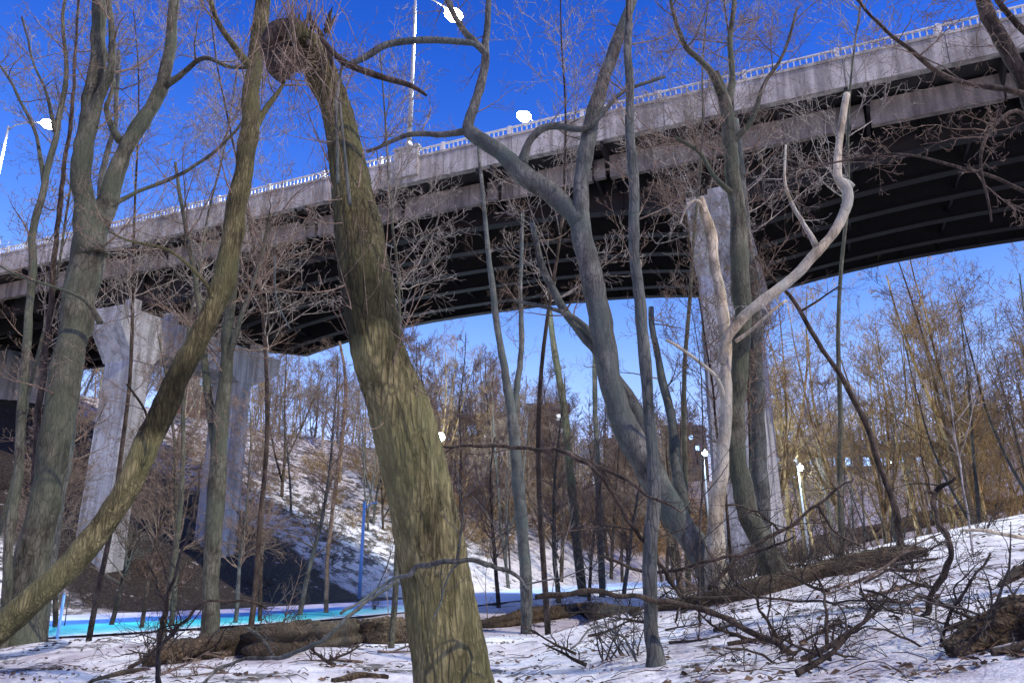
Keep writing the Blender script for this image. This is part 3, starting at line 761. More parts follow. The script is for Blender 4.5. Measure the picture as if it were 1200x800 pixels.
# ------------------------------------------------------------------ middle-distance slender trees in front of the bridge
def mid_tree(u, v, h, lean, label, seed, mat, tmat, wpx=8, dens=26, L=2.2, name='tree', low=.25, minr=.006, kids=(6, 5, 3), kl=.55, up=.22):
    p = hit(u, v) if v > 100 else Vector(((u-600)/F*v*1.03, v, ground((u-600)/F*v*1.03, v))); g = random.Random(seed)
    e = empty(name, p, label, 'tree'); o = p.copy()
    pts = [p-Vector((0, 0, .3))]; dd = Vector((lean, g.uniform(-.08, .08), 1)).normalized(); n = 10
    for i in range(n):
        dd = (dd+rvec(g)*.09+Vector((0, 0, .05))).normalized(); pts.append(pts[-1]+dd*h/n)
    r0 = rad(u, v, p.y, wpx)
    sp = cr([(q, r0*(1-.8*i/n)) for i, q in enumerate(pts)], 3)
    mb = MB(o); mb.tube([q[0] for q in sp], [q[1] for q in sp], 9); mb.build('trunk', mat, e, True)
    mb = MB(o)
    for k in range(dens):
        t = g.uniform(low, 1); i = min(len(sp)-2, int(t*len(sp))); sd = rvec(g); sd.z = abs(sd.z)*.6
        grow(mb, sp[i][0], sd+Vector((0, 0, .35)), L*g.uniform(.6, 1.3)*(1.2-.6*t), sp[i][1]*.45, 0, g, up, .2, kids, kl, (4, 3, 3, 3), minr)
    mb.build('crown', tmat, e)
mids = [
    (66, 738, 10, -.05, 'slight twiggy tree behind the forked left trunk, its crown before the parapet', BK_DARK, TW_BROWN, 8, 26),
    (128, 735, 8.5, .1, 'small dense twiggy tree left of the near pier column by the creek', BK_DARK, TW_BROWN, 7, 26),
    (200, 735, 12, .12, 'slim tree between the curved trunk and the straight greenish trunk', BK_GREEN, TW_BROWN, 8, 28),
    (305, 730, 11, -.02, 'slim brown tree just right of the straight greenish trunk', BK_DARK, TW_BROWN, 6, 28),
    (350, 724, 13, .05, 'slim twiggy tree close left of the big furrowed trunk', BK_GREY, TW_BROWN, 7, 30),
    (545, 716, 13, -.02, 'slim twiggy tree close right of the big furrowed trunk', BK_DARK, TW_BROWN, 6, 34),
    (585, 712, 10, -.1, 'young dark tree left of the central forked stem', BK_DARK, TW_BROWN, 6, 26),
    (655, 706, 13, .02, 'young tree right of the central forked stem, crown spread before the girders', BK_GREEN, TW_BROWN, 7, 34),
    (730, 700, 11, .1, 'young twiggy tree left of the long straight pale stem', BK_GREY, TW_BROWN, 6, 24),
    (800, 698, 13, .0, 'young twiggy tree between the straight pale stem and the right pier', BK_DARK, TW_BROWN, 6, 28),
    (20, 742, 9, .0, 'low dense twiggy tree at the left edge below the parapet', BK_DARK, TW_BROWN, 7, 30),
    (165, 738, 11, -.05, 'small twiggy tree whose crown veils the bridge over the left pier', BK_DARK, TW_BROWN, 6, 30),
    (275, 732, 9.5, .1, 'small twiggy tree whose crown veils the far end of the pier cap', BK_GREY, TW_BROWN, 6, 30),
    (500, 716, 10, .05, 'small twiggy tree whose crown veils the girders right of the big trunk', BK_DARK, TW_BROWN, 6, 30),
    (690, 704, 9, .0, 'small twiggy tree whose crown veils the girders left of the straight stem', BK_DARK, TW_BROWN, 5, 28),
    (860, 692, 9, .0, 'small twiggy tree with its crown before the top of the right pier', BK_DARK, TW_BROWN, 5, 26),
]
for i, (u, v, h, ln, lb, m, t, w, dn) in enumerate(mids): mid_tree(u, v, h, ln, lb, 100+i, m, t, w, int(dn*1.5))
talls = [   # u, depth, height
    (20, 17, 15, 'tall slim tree at the left edge with fine lit twigs above the bridge'),
    (150, 19, 18, 'tall slim tree with pale twigs against the sky between the two forks at left'),
    (225, 21, 19, 'tall slim tree with pale twigs filling the sky left of the curved trunk'),
    (318, 20, 19, 'tall slim tree with pale twigs between curved trunk and big furrowed trunk'),
    (470, 20, 18, 'tall slim tree with pale twigs beside the lamp pole on the bridge'),
    (640, 19, 18, 'tall slim tree with pale twigs rising past the lamp at the middle of the bridge'),
    (790, 18, 19, 'tall slim tree with pale twigs above the railing right of the long straight stem'),
    (870, 17, 19, 'tall slim tree with pale twigs above the railing over the right pier'),
    (960, 18, 19, 'tall slim tree with pale twigs above the railing near the bone coloured stem'),
]
for i, (u, dd_, h, lb) in enumerate(talls): mid_tree(u, dd_, h, rng.uniform(-.06, .06), lb, 150+i, BK_DARK if i % 2 else BK_GREEN, TW_LAMPLIT, 6.5, 34, 3.1, low=.45, minr=.0075, kids=(6, 4, 2), kl=.52)

# ------------------------------------------------------------------ copies: background trees
def copy_tree(src, loc, rz, sc, label, group=None):
    c = src.copy(); COL.objects.link(c); c.location = loc; c.rotation_euler = (0, 0, rz); c.scale = (sc, sc, sc); c['label'] = label
    if group: c['group'] = group
    for ch in src.children:
        k = ch.copy(); COL.objects.link(k); k.parent = c
    return c
def proto_tree(seed, h, mat, tmat, kids=(6, 4, 2), dens=24, L=3.4, minr=.010, fork=False, r0=.13, low=.3, up=.25):
    g = random.Random(seed); o = Vector((0, 0, 0)); lines = []
    def line(p, d, hh, r, n=9):
        pts = [p.copy()]; d = d.normalized()
        for i in range(n):
            d = (d+rvec(g)*.07+Vector((0, 0, .07))).normalized(); pts.append(pts[-1]+d*hh/n)
        return [(q, r*(1-.8*i/n)) for i, q in enumerate(pts)]
    lines.append(line(Vector((0, 0, -.4)), Vector((g.uniform(-.1, .1), g.uniform(-.1, .1), 1)), h, r0))
    if fork:
        for k in range(2):
            i = g.randrange(1, 4); lines.append(line(lines[0][i][0], Vector((g.uniform(-.5, .5), g.uniform(-.5, .5), 1)), h*.75, lines[0][i][1]*.75))
    t = MB()
    for l in lines:
        sp = cr(l, 2); t.tube([q[0] for q in sp], [q[1] for q in sp], 7)
    c = MB()
    for k in range(dens):
        l = g.choice(lines); tt = g.uniform(low if l is lines[0] else .1, 1); i = min(len(l)-2, int(tt*len(l)))
        sd = rvec(g); sd.z = abs(sd.z)*.5+.1
        grow(c, l[i][0], sd+Vector((0, 0, .3)), L*g.uniform(.5, 1.25)*(1.2-.7*tt), l[i][1]*.42, 0, g, up, .19, kids, .52, (4, 3, 3, 3), minr)
    return (t.mesh('trunk', mat, True), c.mesh('crown', tmat))
def place(meshes, loc, rz, sc, label, group, name='tree', cat='tree', names=('trunk', 'crown')):
    e = empty(name, loc, label, cat, group); e.rotation_euler = (0, 0, rz); e.scale = (sc, sc, sc)
    for nm, me in zip(names, meshes):
        k = bpy.data.objects.new(nm, me); COL.objects.link(k); k.parent = e
    return e
PW = [proto_tree(200+i, 11, BK_WARM_LIT, TW_WARM_LIT, fork=(i % 2 == 1), kids=(6, 5, 2), dens=20+3*i, minr=.008, r0=.09+.02*(i % 3), up=(.15, .3, .22, .35)[i]) for i in range(4)]
PG = [proto_tree(260+i, 11, BK_GREY, TW_BROWN, fork=(i == 0), kids=(6, 5, 2), dens=22, minr=.008, r0=.10, up=.2) for i in range(2)]
PL = [proto_tree(220+i, 11, BK_PALE, TW_LAMPLIT, fork=True, dens=32, minr=.016) for i in range(3)]
PD = [proto_tree(240+i, 12, BK_DARK, TW_BROWN, kids=(6, 5, 3), fork=(i == 1), minr=.014) for i in range(3)]
g = random.Random(77)
def under_bridge(x, y):
    s, w = sw(x, y); return -5 < w < 20.5 and s > -70
def in_creek(x, y):
    p = Vector((x, y, 0))
    for a, b in CREEK:
        m = (a+b)/2; m.z = 0
        if (p-m).length < (a-b).length*.5+1: return True
    return False
cnt = 0
# right-hand grove of warm pale trees
for k in range(54):
    u = g.uniform(900, 1330); y = g.uniform(33, 75) if u > 1000 else g.uniform(52, 85)
    x = (u-600)/F*y*1.02
    s, w = sw(x, y)
    if under_bridge(x, y): continue
    place(g.choice(PW+PG[:1]), (x, y, ground(x, y)), g.uniform(0, 6.3), g.uniform(1.2, 2.1), 'slender bare tree of the grove right of the pier', 'grove of bare trees right of the pier')
# left bank slope beyond the bridge
n = 0
for k in range(400):
    w = g.uniform(21, 120); s = g.uniform(14-.19*w, 62); p = BP(s, w, 0)
    if p.y < 30 or abs(p.x/p.y) > .85 or in_creek(p.x, p.y): continue
    if g.random() > .7: continue
    m = g.choice(PW if g.random() < .55 else PD+PG)
    place(m, (p.x, p.y, ground(p.x, p.y)), g.uniform(0, 6.3), g.uniform(.75, 1.35), 'bare tree growing on the snowy far bank behind the bridge', 'bare trees on the far bank'); n += 1
    if n > 104: break
# plateau and skyline trees behind the parapet, lamp light put into their pale colour
for k in range(24):
    s = g.uniform(46, 78); w = g.uniform(22, 48); p = BP(s, w, 0)
    zg = ground(p.x, p.y); sc = g.uniform(1.9, 2.6) if zg < 6 else (1.5 if zg < 13 else 1.1)
    place(g.choice(PL), (p.x, p.y, zg), g.uniform(0, 6.3), sc*g.uniform(.85, 1.1), 'tall lamplit pale tree behind the bridge with its top showing over the railing', 'pale trees behind the bridge')
for k in range(0):
    s = g.uniform(-40, -12); w = g.uniform(24, 40); p = BP(s, w, 0)
    place(g.choice(PL), (p.x, p.y, ground(p.x, p.y)), g.uniform(0, 6.3), g.uniform(2.1, 2.5), 'tall lamplit pale tree behind the bridge with its top showing over the railing', 'pale trees behind the bridge')
# near far-left tree by the lamp, lamp glow put into its pale colour
p = P(-12, 330, 62); place(PL[0], (p.x, p.y, ground(p.x, p.y)), 1, 1.45*max(.6, (p.z+9-ground(p.x, p.y))/16), 'bushy white lit tree at the left edge below the glowing lamp', None)
# far dark trees down the valley
for k in range(68):
    y = g.uniform(72, 150); u = g.uniform(440, 1000); x = (u-600)/F*y*1.02
    place(g.choice(PD+PG if g.random() < .85 else PW), (x, y, ground(x, y)), g.uniform(0, 6.3), g.uniform(1.35, 2.0), 'dark bare tree far down the valley below the houses', 'dark trees far down the valley')

# far wood as one mass
def far_wood():
    mb = MB(); g = random.Random(9)
    for k in range(900):
        y = g.uniform(165, 480); u = g.uniform(250, 1400); x = (u-600)/F*y*1.02; z = ground(x, y); h = g.uniform(13, 21)
        b = Vector((x, y, z)); mb.tube([b, b+Vector((g.uniform(-.6, .6), 0, h))], [.22, .05], 3, False)
        for q in range(26):
            t = g.uniform(.25, 1); c = b+Vector((0, 0, h*t)); a = g.uniform(0, 6.28)
            dv = Vector((math.cos(a), math.sin(a), g.uniform(.5, 1.6))).normalized()*g.uniform(1.2, 3.6)*(1.2-.6*t)
            mb.tube([c, c+dv*.6+rvec(g)*.3, c+dv], [.08, .06, .03], 3, False)
            c2 = c+dv*.6
            for _ in range(2): mb.tube([c2, c2+(dv.normalized()+rvec(g)*.8)*1.3], [.05, .03], 3, False)
    o = mb.build('far_wood', TW_DARK); tag(o, 'distant bare wood covering the hills at the end of the valley', 'wood', kind='stuff')
far_wood()

# ------------------------------------------------------------------ shrubs
def proto_shrub(seed, tmat, n=16, L=2.0, kids=(5, 4, 2), minr=.005, up=.15, spread=.9, leaves=False):
    g = random.Random(seed); c = MB()
    for k in range(n):
        a = g.uniform(0, 6.28); grow(c, Vector((g.uniform(-.25, .25), g.uniform(-.25, .25), -.1)), Vector((math.cos(a)*spread, math.sin(a)*spread, 1.1)), L*g.uniform(.5, 1.2), .018, 0, g, up, .2, kids, .5, (4, 3, 3, 3), minr)
    c2 = MB()
    if leaves:
        for k in range(420):
            p = Vector((g.gauss(0, .8), g.gauss(0, .8), abs(g.gauss(1.3, .6)))); a = rvec(g)*.10; b = a.cross(rvec(g)).normalized()*.07
            c2.add([p-a, p+b, p+a, p-b], [(0, 1, 2, 3)])
    return (c.mesh('stems', tmat),) + ((c2.mesh('leaves', DRYLEAF),) if leaves else ())
SH = [proto_shrub(300+i, TW_WARM_LIT, minr=.007, L=2.2) for i in range(3)]
SHL = [proto_shrub(320+i, TW_WARM_LIT, minr=.007, L=2.4, leaves=True) for i in range(2)]
SHN = [proto_shrub(310+i, TW_DARK if i else TW_BROWN, n=12, L=1.1, minr=.0035, kids=(5, 3, 2)) for i in range(3)]
n = 0
while n < 165:
    w = g.uniform(20, 105); s = g.uniform(15-.19*w, 48-.15*w); p = BP(s, w, 0)
    if p.y < 30 or abs(p.x/p.y) > .8 or in_creek(p.x, p.y): continue
    lf = w > 50 and g.random() < .35
    place(g.choice(SHL if lf else SH), (p.x, p.y, ground(p.x, p.y)), g.uniform(0, 6.3), g.uniform(.7, 1.3)*(1+max(0, w-30)*.012),
          'tangled warm shrub with clinging dry leaves on the far bank' if lf else 'tangled bare brown shrub on the snowy far bank',
          'leafy dry shrubs on the far bank' if lf else 'bare shrubs on the far bank', 'shrub', 'shrub', ('stems', 'leaves')); n += 1
n = 0
while n < 26:   # dirt slope under the bridge
    w = g.uniform(-4, 19); s = g.uniform(21, 40); p = BP(s, w, 0)
    if in_creek(p.x, p.y): continue
    place(g.choice(SHN), (p.x, p.y, ground(p.x, p.y)), g.uniform(0, 6.3), g.uniform(.8, 1.8), 'thin bare shrub on the dark bare slope under the bridge', 'thin shrubs under the bridge', 'shrub', 'shrub', ('stems',)); n += 1
for k in range(20):   # brush at the foot of the right pier and behind the ridge
    u = g.uniform(770, 1010) if k < 22 else g.uniform(1000, 1190); y = g.uniform(13.5, 24); x = (u-600)/F*y*1.03
    place(g.choice(SHN), (x, y, ground(x, y)), g.uniform(0, 6.3), g.uniform(.6, 1.1), 'dark low brush around the foot of the right pier', 'brush by the right pier', 'shrub', 'shrub', ('stems',))
for (u, v, sc, lb) in [(185, 758, .7, 'small twiggy shrub at the left end of the fallen log'), (322, 738, 1.5, 'fine branched pale shrub behind the middle of the fallen log'),
                       (728, 770, .75, 'low dry brush heap at the foot of the long straight stem'), (700, 720, .8, 'little bare shrub on the snow behind the dry brush heap'), (860, 705, 1.0, 'shrub growing at the roots of the large leaning tree'),
                       (440, 716, 1.0, 'thin shrub beside the big furrowed trunk on its left'), (1150, 620, .7, 'low shrub on the snow ridge at far right')]:
    p = hit(u, v); place(SHN[int(u) % 3], p, u, sc, lb, None, 'shrub', 'shrub', ('stems',))

# ------------------------------------------------------------------ fallen logs
def log_(label, path, d=None, mat=BK_DARK, seed=0, sides=40, rough=.24, name='fallen_log', lift=0, bits=0, cat='log', fat=1.0, drop=0):
    pts = []
    for (u, v, w) in path:
        w *= fat; v += drop
        q = hit(u, v) if d is None else P(u, v, d)
        pts.append((q+Vector((0, 0, rad(u, v, q.y, w)*.55+lift)), rad(u, v, q.y, w)))
    e = empty(name, pts[0][0], label, cat); o = local(e); g = random.Random(seed)
    sp = cr(pts, 22)
    def dsp(i, an, r, q):
        c = Vector((math.cos(an)*2.2, math.sin(an)*2.2, i*.07+seed)); n = noise.noise(c)*1.2+noise.noise(Vector((math.cos(an)*6, math.sin(an)*6, i*.045+seed)))*1.0+noise.noise(q*7)*.6+noise.noise(q*19)*.35
        return r*(1+rough*n - (.18 if (math.sin(an*3+i*.05) > .82) else 0))
    mb = MB(o); mb.tube([q[0] for q in sp], [q[1]*(1+.12*noise.noise(q[0]*2)) for q in sp], sides, disp=dsp); mb.build('trunk', mat, e, True)
    if bits:
        for k in range(bits):
            mb = MB(o); q, r = sp[g.randrange(len(sp))]; sd = rvec(g); sd.z = abs(sd.z)
            grow(mb, q, sd, g.uniform(.3, 1.2), .016, 1, g, .05, .3, (0, 4, 3), .5, (5, 4, 3, 3), .0035)
            mb.build('broken_branch', TW_DARK, e)
LOGM = bark('log_rotten', (.014, .010, .007), (.24, .17, .10), (.06, .05, .035), 7, 1, 1, .06, .3)
log_('long split rotten log lying on the snow across the lower left', [(172, 772, 18), (200, 768, 32), (240, 762, 36), (290, 756, 34), (340, 752, 36), (400, 748, 32), (450, 744, 32), (500, 742, 26)], mat=LOGM, seed=1, bits=16, fat=1.15, drop=9)
log_('dark log behind the big trunk running right over the snow', [(560, 722, 10), (590, 720, 18), (640, 712, 22), (690, 708, 20), (745, 708, 14)], mat=LOGM, seed=2, bits=14, fat=1.0, drop=14)
log_('snow dusted broken log stretching from the leaning tree to the ridge', [(770, 716, 12), (830, 710, 24), (880, 700, 26), (940, 684, 26), (1000, 668, 28), (1050, 658, 28), (1088, 652, 16)], mat=LOGM, seed=3, bits=22)
log_('dark fallen trunk along the crest of the snow ridge at right', [(905, 662, 22), (960, 645, 24), (1030, 630, 22), (1100, 612, 22), (1160, 600, 20), (1230, 588, 20)], mat=BK_DARK, seed=4, bits=26, lift=.05)
log_('dark rotting stump in the bottom right corner', [(1118, 772, 24), (1150, 760, 50), (1190, 748, 64), (1240, 742, 74)], mat=LOGM, seed=5, bits=8, name='stump', cat='stump')
log_('charred dark wood chunk at the right edge above the stump', [(1172, 688, 6), (1186, 680, 14), (1200, 676, 22), (1225, 670, 26)], mat=BK_DARK, seed=6, rough=.4, name='wood_chunk', cat='wood')
log_('pale bare stick poking in from the right edge over the snow', [(1125, 622, 3), (1150, 622, 5), (1180, 628, 6), (1215, 634, 7)], d=8.5, mat=BK_PALE, seed=7, sides=10, rough=.05, name='branch', cat='branch')
log_('small dark curled branch in the snow below the left end of the log', [(105, 800, 5), (135, 792, 8), (160, 788, 9), (176, 786, 5)], mat=BK_DARK, seed=8, sides=10, rough=.2, name='branch', cat='branch')
log_('flat dirty bark slab in the snow left of the big trunk', [(390, 800, 8), (420, 796, 12), (455, 797, 8)], mat=LOGM, seed=9, sides=10, name='bark_slab', cat='bark')

# low arching dark branches in the right foreground
def arch(label, lines, dep, mat, seed, bits=10, name='fallen_branch'):
    g = random.Random(seed); p0 = P(lines[0][0][0], lines[0][0][1], dep); e = empty(name, p0, label, 'branch'); o = local(e); al = []
    for li, L in enumerate(lines):
        sp = cr([(P(u, v, dep+.25*math.sin(i*1.1+li)), rad(u, v, dep, w)) for i, (u, v, w) in enumerate(L)], 6)
        sp = [(q+Vector((noise.noise(q*5), 0, noise.noise(q*5+Vector((5, 5, 5)))))*.045, r*.85*(1+.35*noise.noise(q*8))) for q, r in sp]
        mb = MB(o); mb.tube([q[0] for q in sp], [q[1] for q in sp], 9); mb.build('stem' if li == 0 else 'side_branch', mat, e, True); al += sp[2:]
    for k in range(bits):
        mb = MB(o); q, r = al[g.randrange(len(al)-1)]; grow(mb, q, rvec(g)+Vector((0, 0, .3)), g.uniform(.25, .9), min(r*.6, .009), 1, g, .05, .28, (0, 5, 3), .5, (5, 4, 3, 3), .0024)
        mb.build('twig', mat, e)
arch('long dark fallen branch arching along the bottom right and rising to a curled tip', [
    [(1118, 556, 4), (1100, 572, 8), (1092, 582, 8), (1100, 610, 8), (1113, 640, 9), (1110, 665, 9), (1092, 700, 9), (1074, 733, 10), (1040, 750, 10), (985, 758, 9), (950, 775, 10), (915, 757, 11), (865, 730, 10), (800, 710, 9), (740, 698, 8), (690, 694, 8), (625, 697, 7)],
    [(1094, 580, 7), (1086, 574, 6), (1082, 577, 3)],
    [(1074, 735, 8), (1110, 748, 8), (1150, 765, 8), (1200, 790, 8)],
    [(1076, 733, 5), (1110, 728, 5), (1140, 722, 5), (1165, 708, 4)],
    [(952, 775, 10), (945, 790, 10), (950, 815, 10)],
    [(970, 756, 6), (970, 715, 5), (962, 690, 4), (955, 672, 3)]], 8.2, BK_DARK, 21, 24)
arch('thin dark stick leaning in the snow before the right log', [
    [(928, 812, 8), (915, 765, 7), (900, 725, 5), (882, 700, 4), (862, 676, 3)], [(900, 725, 3), (905, 690, 3), (900, 660, 2)]], 8.0, BK_DARK, 22, 10)
arch('slim arched branch crossing in front of the big furrowed trunk', [
    [(618, 692, 6), (612, 680, 6), (596, 668, 7), (570, 660, 7), (540, 657, 7), (505, 660, 8), (478, 668, 7), (455, 680, 5), (430, 700, 4), (400, 718, 4)], [(540, 657, 3), (520, 690, 3), (510, 730, 2)]], 5.6, BK_GREY, 23, 4)
arch('long thin branch slanting down to the right beneath the distant lights', [
    [(520, 524, 3), (560, 522, 5), (610, 524, 6), (660, 530, 6), (690, 545, 6), (720, 580, 6), (745, 622, 7), (775, 665, 7), (800, 700, 6)], [(660, 530, 5), (710, 550, 5), (760, 580, 4), (800, 600, 3)], [(745, 620, 4), (700, 618, 3), (650, 626, 2)]], 8.6, BK_DARK, 24, 16)
arch('forked dark stick standing before the left end of the log', [
    [(184, 810, 9), (184, 775, 8), (188, 740, 8), (193, 718, 8), (202, 680, 5), (215, 640, 4), (226, 600, 3), (236, 540, 2.5)], [(186, 760, 6), (205, 740, 5), (222, 720, 5), (245, 704, 4), (300, 706, 4), (308, 712, 3)], [(193, 715, 4), (186, 690, 3), (170, 650, 2.5), (160, 610, 2)]], 8.6, BK_DARK, 25, 14)
arch('long pale bent stick lying across the rotten log', [
    [(230, 812, 6), (262, 780, 6), (300, 770, 6), (340, 766, 7), (380, 748, 6), (410, 722, 6), (440, 695, 5), (480, 672, 5)], [(322, 770, 5), (305, 748, 5), (292, 735, 4)]], 8.4, BK_GREY, 26, 5)
arch('low dark branch with forked tips over the snow right of the log end', [
    [(1215, 745, 9), (1170, 735, 8), (1130, 722, 7), (1085, 700, 5), (1050, 706, 4), (1010, 690, 3)], [(1130, 722, 4), (1120, 690, 3), (1145, 660, 2)]], 7.4, BK_DARK, 27, 14)
arch('thin branch lying on the snow between the brush heap and the log', [[(800, 700, 4), (880, 700, 4), (960, 703, 4), (1062, 704, 3)]], 9.8, BK_DARK, 28, 6)
arch('pale twig bent low beside the bottom of the long straight stem', [[(750, 800, 4), (745, 770, 4), (725, 745, 4), (700, 735, 3), (670, 760, 3)]], 9.0, BK_GREY, 29, 4)

arch('dark branch rising from the bottom edge with splayed twigs right of the arching branch', [
    [(1100, 815, 9), (1096, 780, 8), (1104, 750, 6), (1125, 700, 5), (1160, 650, 3)], [(1098, 770, 5), (1060, 745, 4), (1020, 735, 3)], [(1104, 750, 4), (1150, 735, 4), (1195, 700, 3)]], 7.0, BK_DARK, 31, 16)
arch('dark forked branch lying low at the bottom centre right', [
    [(870, 815, 7), (930, 792, 8), (985, 782, 7), (1050, 776, 6), (1105, 768, 5)], [(930, 792, 4), (900, 770, 4), (850, 758, 3)], [(985, 782, 4), (1010, 800, 4), (1030, 815, 3)]], 7.6, BK_DARK, 32, 18)
arch('tangled dead branch hanging over the log beside the slanting trunk', [
    [(1000, 560, 3), (960, 590, 5), (915, 622, 6), (870, 650, 6), (830, 690, 6)], [(960, 590, 4), (975, 620, 4), (1010, 640, 3)], [(915, 622, 4), (890, 600, 3), (850, 590, 3)]], 11.0, BK_DARK, 33, 26)
arch('bent twiggy branch low in front of the leaning tree base', [
    [(700, 650, 3), (740, 665, 5), (790, 668, 6), (830, 655, 5), (880, 648, 5), (930, 630, 3)], [(790, 668, 4), (800, 700, 4), (790, 730, 3)]], 10.0, BK_DARK, 34, 20)
gs = random.Random(41)
def stick(u, v, L, label, group, mat):
    p = hit(u, v); e = empty('fallen_stick', p, label, 'stick', group); mb = MB(p); a = gs.uniform(-.6, .6)+gs.choice([0, 3.14])
    pts = [p+Vector((0, 0, .03))]; d = Vector((math.cos(a), math.sin(a)*.8, gs.uniform(-.05, .45)))
    for i in range(6):
        d = (d+rvec(gs)*.18).normalized(); q = pts[-1]+d*L/6; q.z = max(q.z, ground(q.x, q.y)+.02); pts.append(q)
    r = gs.uniform(.012, .035); mb.tube(pts, [r*(1-.12*i) for i in range(7)], 7)
    for k in range(6): grow(mb, pts[gs.randrange(1, 6)], d*.6+rvec(gs)+Vector((0, 0, .4)), L*gs.uniform(.2, .45), r*.5, 1, gs, .05, .3, (0, 4, 2), .5, (5, 4, 3, 3), .004)
    mb.build('stem', mat, e)
for k in range(30): stick(gs.uniform(790, 1110), gs.uniform(655, 700), gs.uniform(.5, 1.7), 'dark broken stick among the debris along the ridge log', 'broken sticks along the ridge log', gs.choice([BK_DARK, BK_DARK, TW_BROWN]))
for k in range(18): stick(gs.uniform(560, 800), gs.uniform(700, 735), gs.uniform(.6, 1.8), 'dark stick lying on snow around the centre log', 'sticks around the centre log', BK_DARK)
for k in range(20): stick(gs.uniform(150, 480), gs.uniform(735, 795), gs.uniform(.4, 1.3), 'broken stick lying by the long rotten log', 'sticks by the long rotten log', gs.choice([BK_DARK, TW_BROWN]))
for k in range(22): stick(gs.uniform(600, 1190), gs.uniform(700, 795), gs.uniform(.3, 1.1), 'small dark stick poking out of the near snow', 'sticks in the near snow', BK_DARK)

# thin saplings scattered on the near snow
g = random.Random(5)
SAP = [(75, 'thin sapling at the lower left by the creek'), (330, 'thin pale sapling before the dark slope'), (455, 'thin sapling beside the big trunk'), (520, 'thin sapling right behind the big trunk'),
       (572, 'thin sapling left of the central forked stem'), (640, 'thin sapling right of the central forked stem'), (820, 'thin sapling between the leaning tree and the pier'), (1010, 'thin sapling behind the log end at right'), (1140, 'thin sapling on the ridge at far right')]
for i, (u, lb) in enumerate(SAP):
    p = hit(u, 735 if u < 900 else 650); e = empty('sapling', p, lb, 'sapling'); mb = MB(p); mat = [TW_DARK, TW_BROWN, TW_PALE][i % 3]
    grow(mb, p-Vector((0, 0, .1)), Vector((g.uniform(-.2, .2), 0, 1)), g.uniform(3, 5.5), .022, 0, g, .35, .1, (9, 4, 3), .32, (6, 4, 3, 3), .0035)
    mb.build('stem', mat, e)

# ------------------------------------------------------------------ leaf litter
def litter():
    g = random.Random(3); mb = MB()
    for k in range(9000):
        y = 6+g.random()**1.5*22; x = g.uniform(-.75, .85)*y
        if noise.noise(Vector((x*.6, y*.6, 2))) < g.uniform(-.35, .5): continue
        z = ground(x, y)+.02; s = g.uniform(.012, .055); a = g.uniform(0, 6.28); p = Vector((x, y, z))
        v1 = Vector((math.cos(a), math.sin(a), g.uniform(-.2, .4)))*s; v2 = Vector((-math.sin(a), math.cos(a), g.uniform(-.2, .6)))*s*.6
        mb.add([p-v1, p-v2*.9, p+v1, p+v2+Vector((0, 0, s*.3))], [(0, 1, 2), (0, 2, 3)])
    for k in range(1500):
        y = 6+g.random()*14; x = g.uniform(-.75, .85)*y; p = Vector((x, y, ground(x, y)+.015)); a = g.uniform(0, 6.28); L = g.uniform(.08, .5)
        q = p+Vector((math.cos(a), math.sin(a), 0))*L; q.z = ground(q.x, q.y)+g.uniform(.01, .06)
        mb.tube([p, p.lerp(q, .5)+Vector((0, 0, .02)), q], [.005, .005, .003], 3, False)
    o = mb.build('leaf_litter', bark('litter', (.05, .032, .02), (.17, .11, .07), None, 3, 1, .1)); tag(o, 'brown leaves and broken twigs scattered over the snow', 'leaf litter', kind='stuff')
litter()

# ------------------------------------------------------------------ slim blue poles
def blue_pole(u, v0, v1, lb, arm, w=.13):
    r = ray(u, v0); p = hit(u, v0, 20); t = P(u+(v0-v1)*.03, v1, p.y); h = t.z-p.z
    e = empty('lamp_post', p, lb, 'post'); mb = MB(p)
    mb.tube([p-Vector((0, 0, .3)), p+Vector((0, 0, h))], [w, w*.8], 10); mb.build('pole', M_BPOLE, e, True)
    if arm:
        mb = MB(p); a = p+Vector((0, 0, h*.93)); mb.tube([a, a+Vector((.5, 0, .35)), a+Vector((.9, 0, .45))], [.05, .045, .05], 6); mb.build('arm', M_BPOLE, e, True)
    mb = MB(p); a = p+Vector((0, 0, h)); mb.tube([a, a+Vector((0, 0, .08))], [w*1.05, w*.6], 10); mb.build('cap', M_POLE, e)
blue_pole(421, 701, 588, 'slim bright blue post beyond the creek left of the big trunk', True)
blue_pole(67, 748, 696, 'short leaning blue post at the near side of the creek on the left', False, .055)

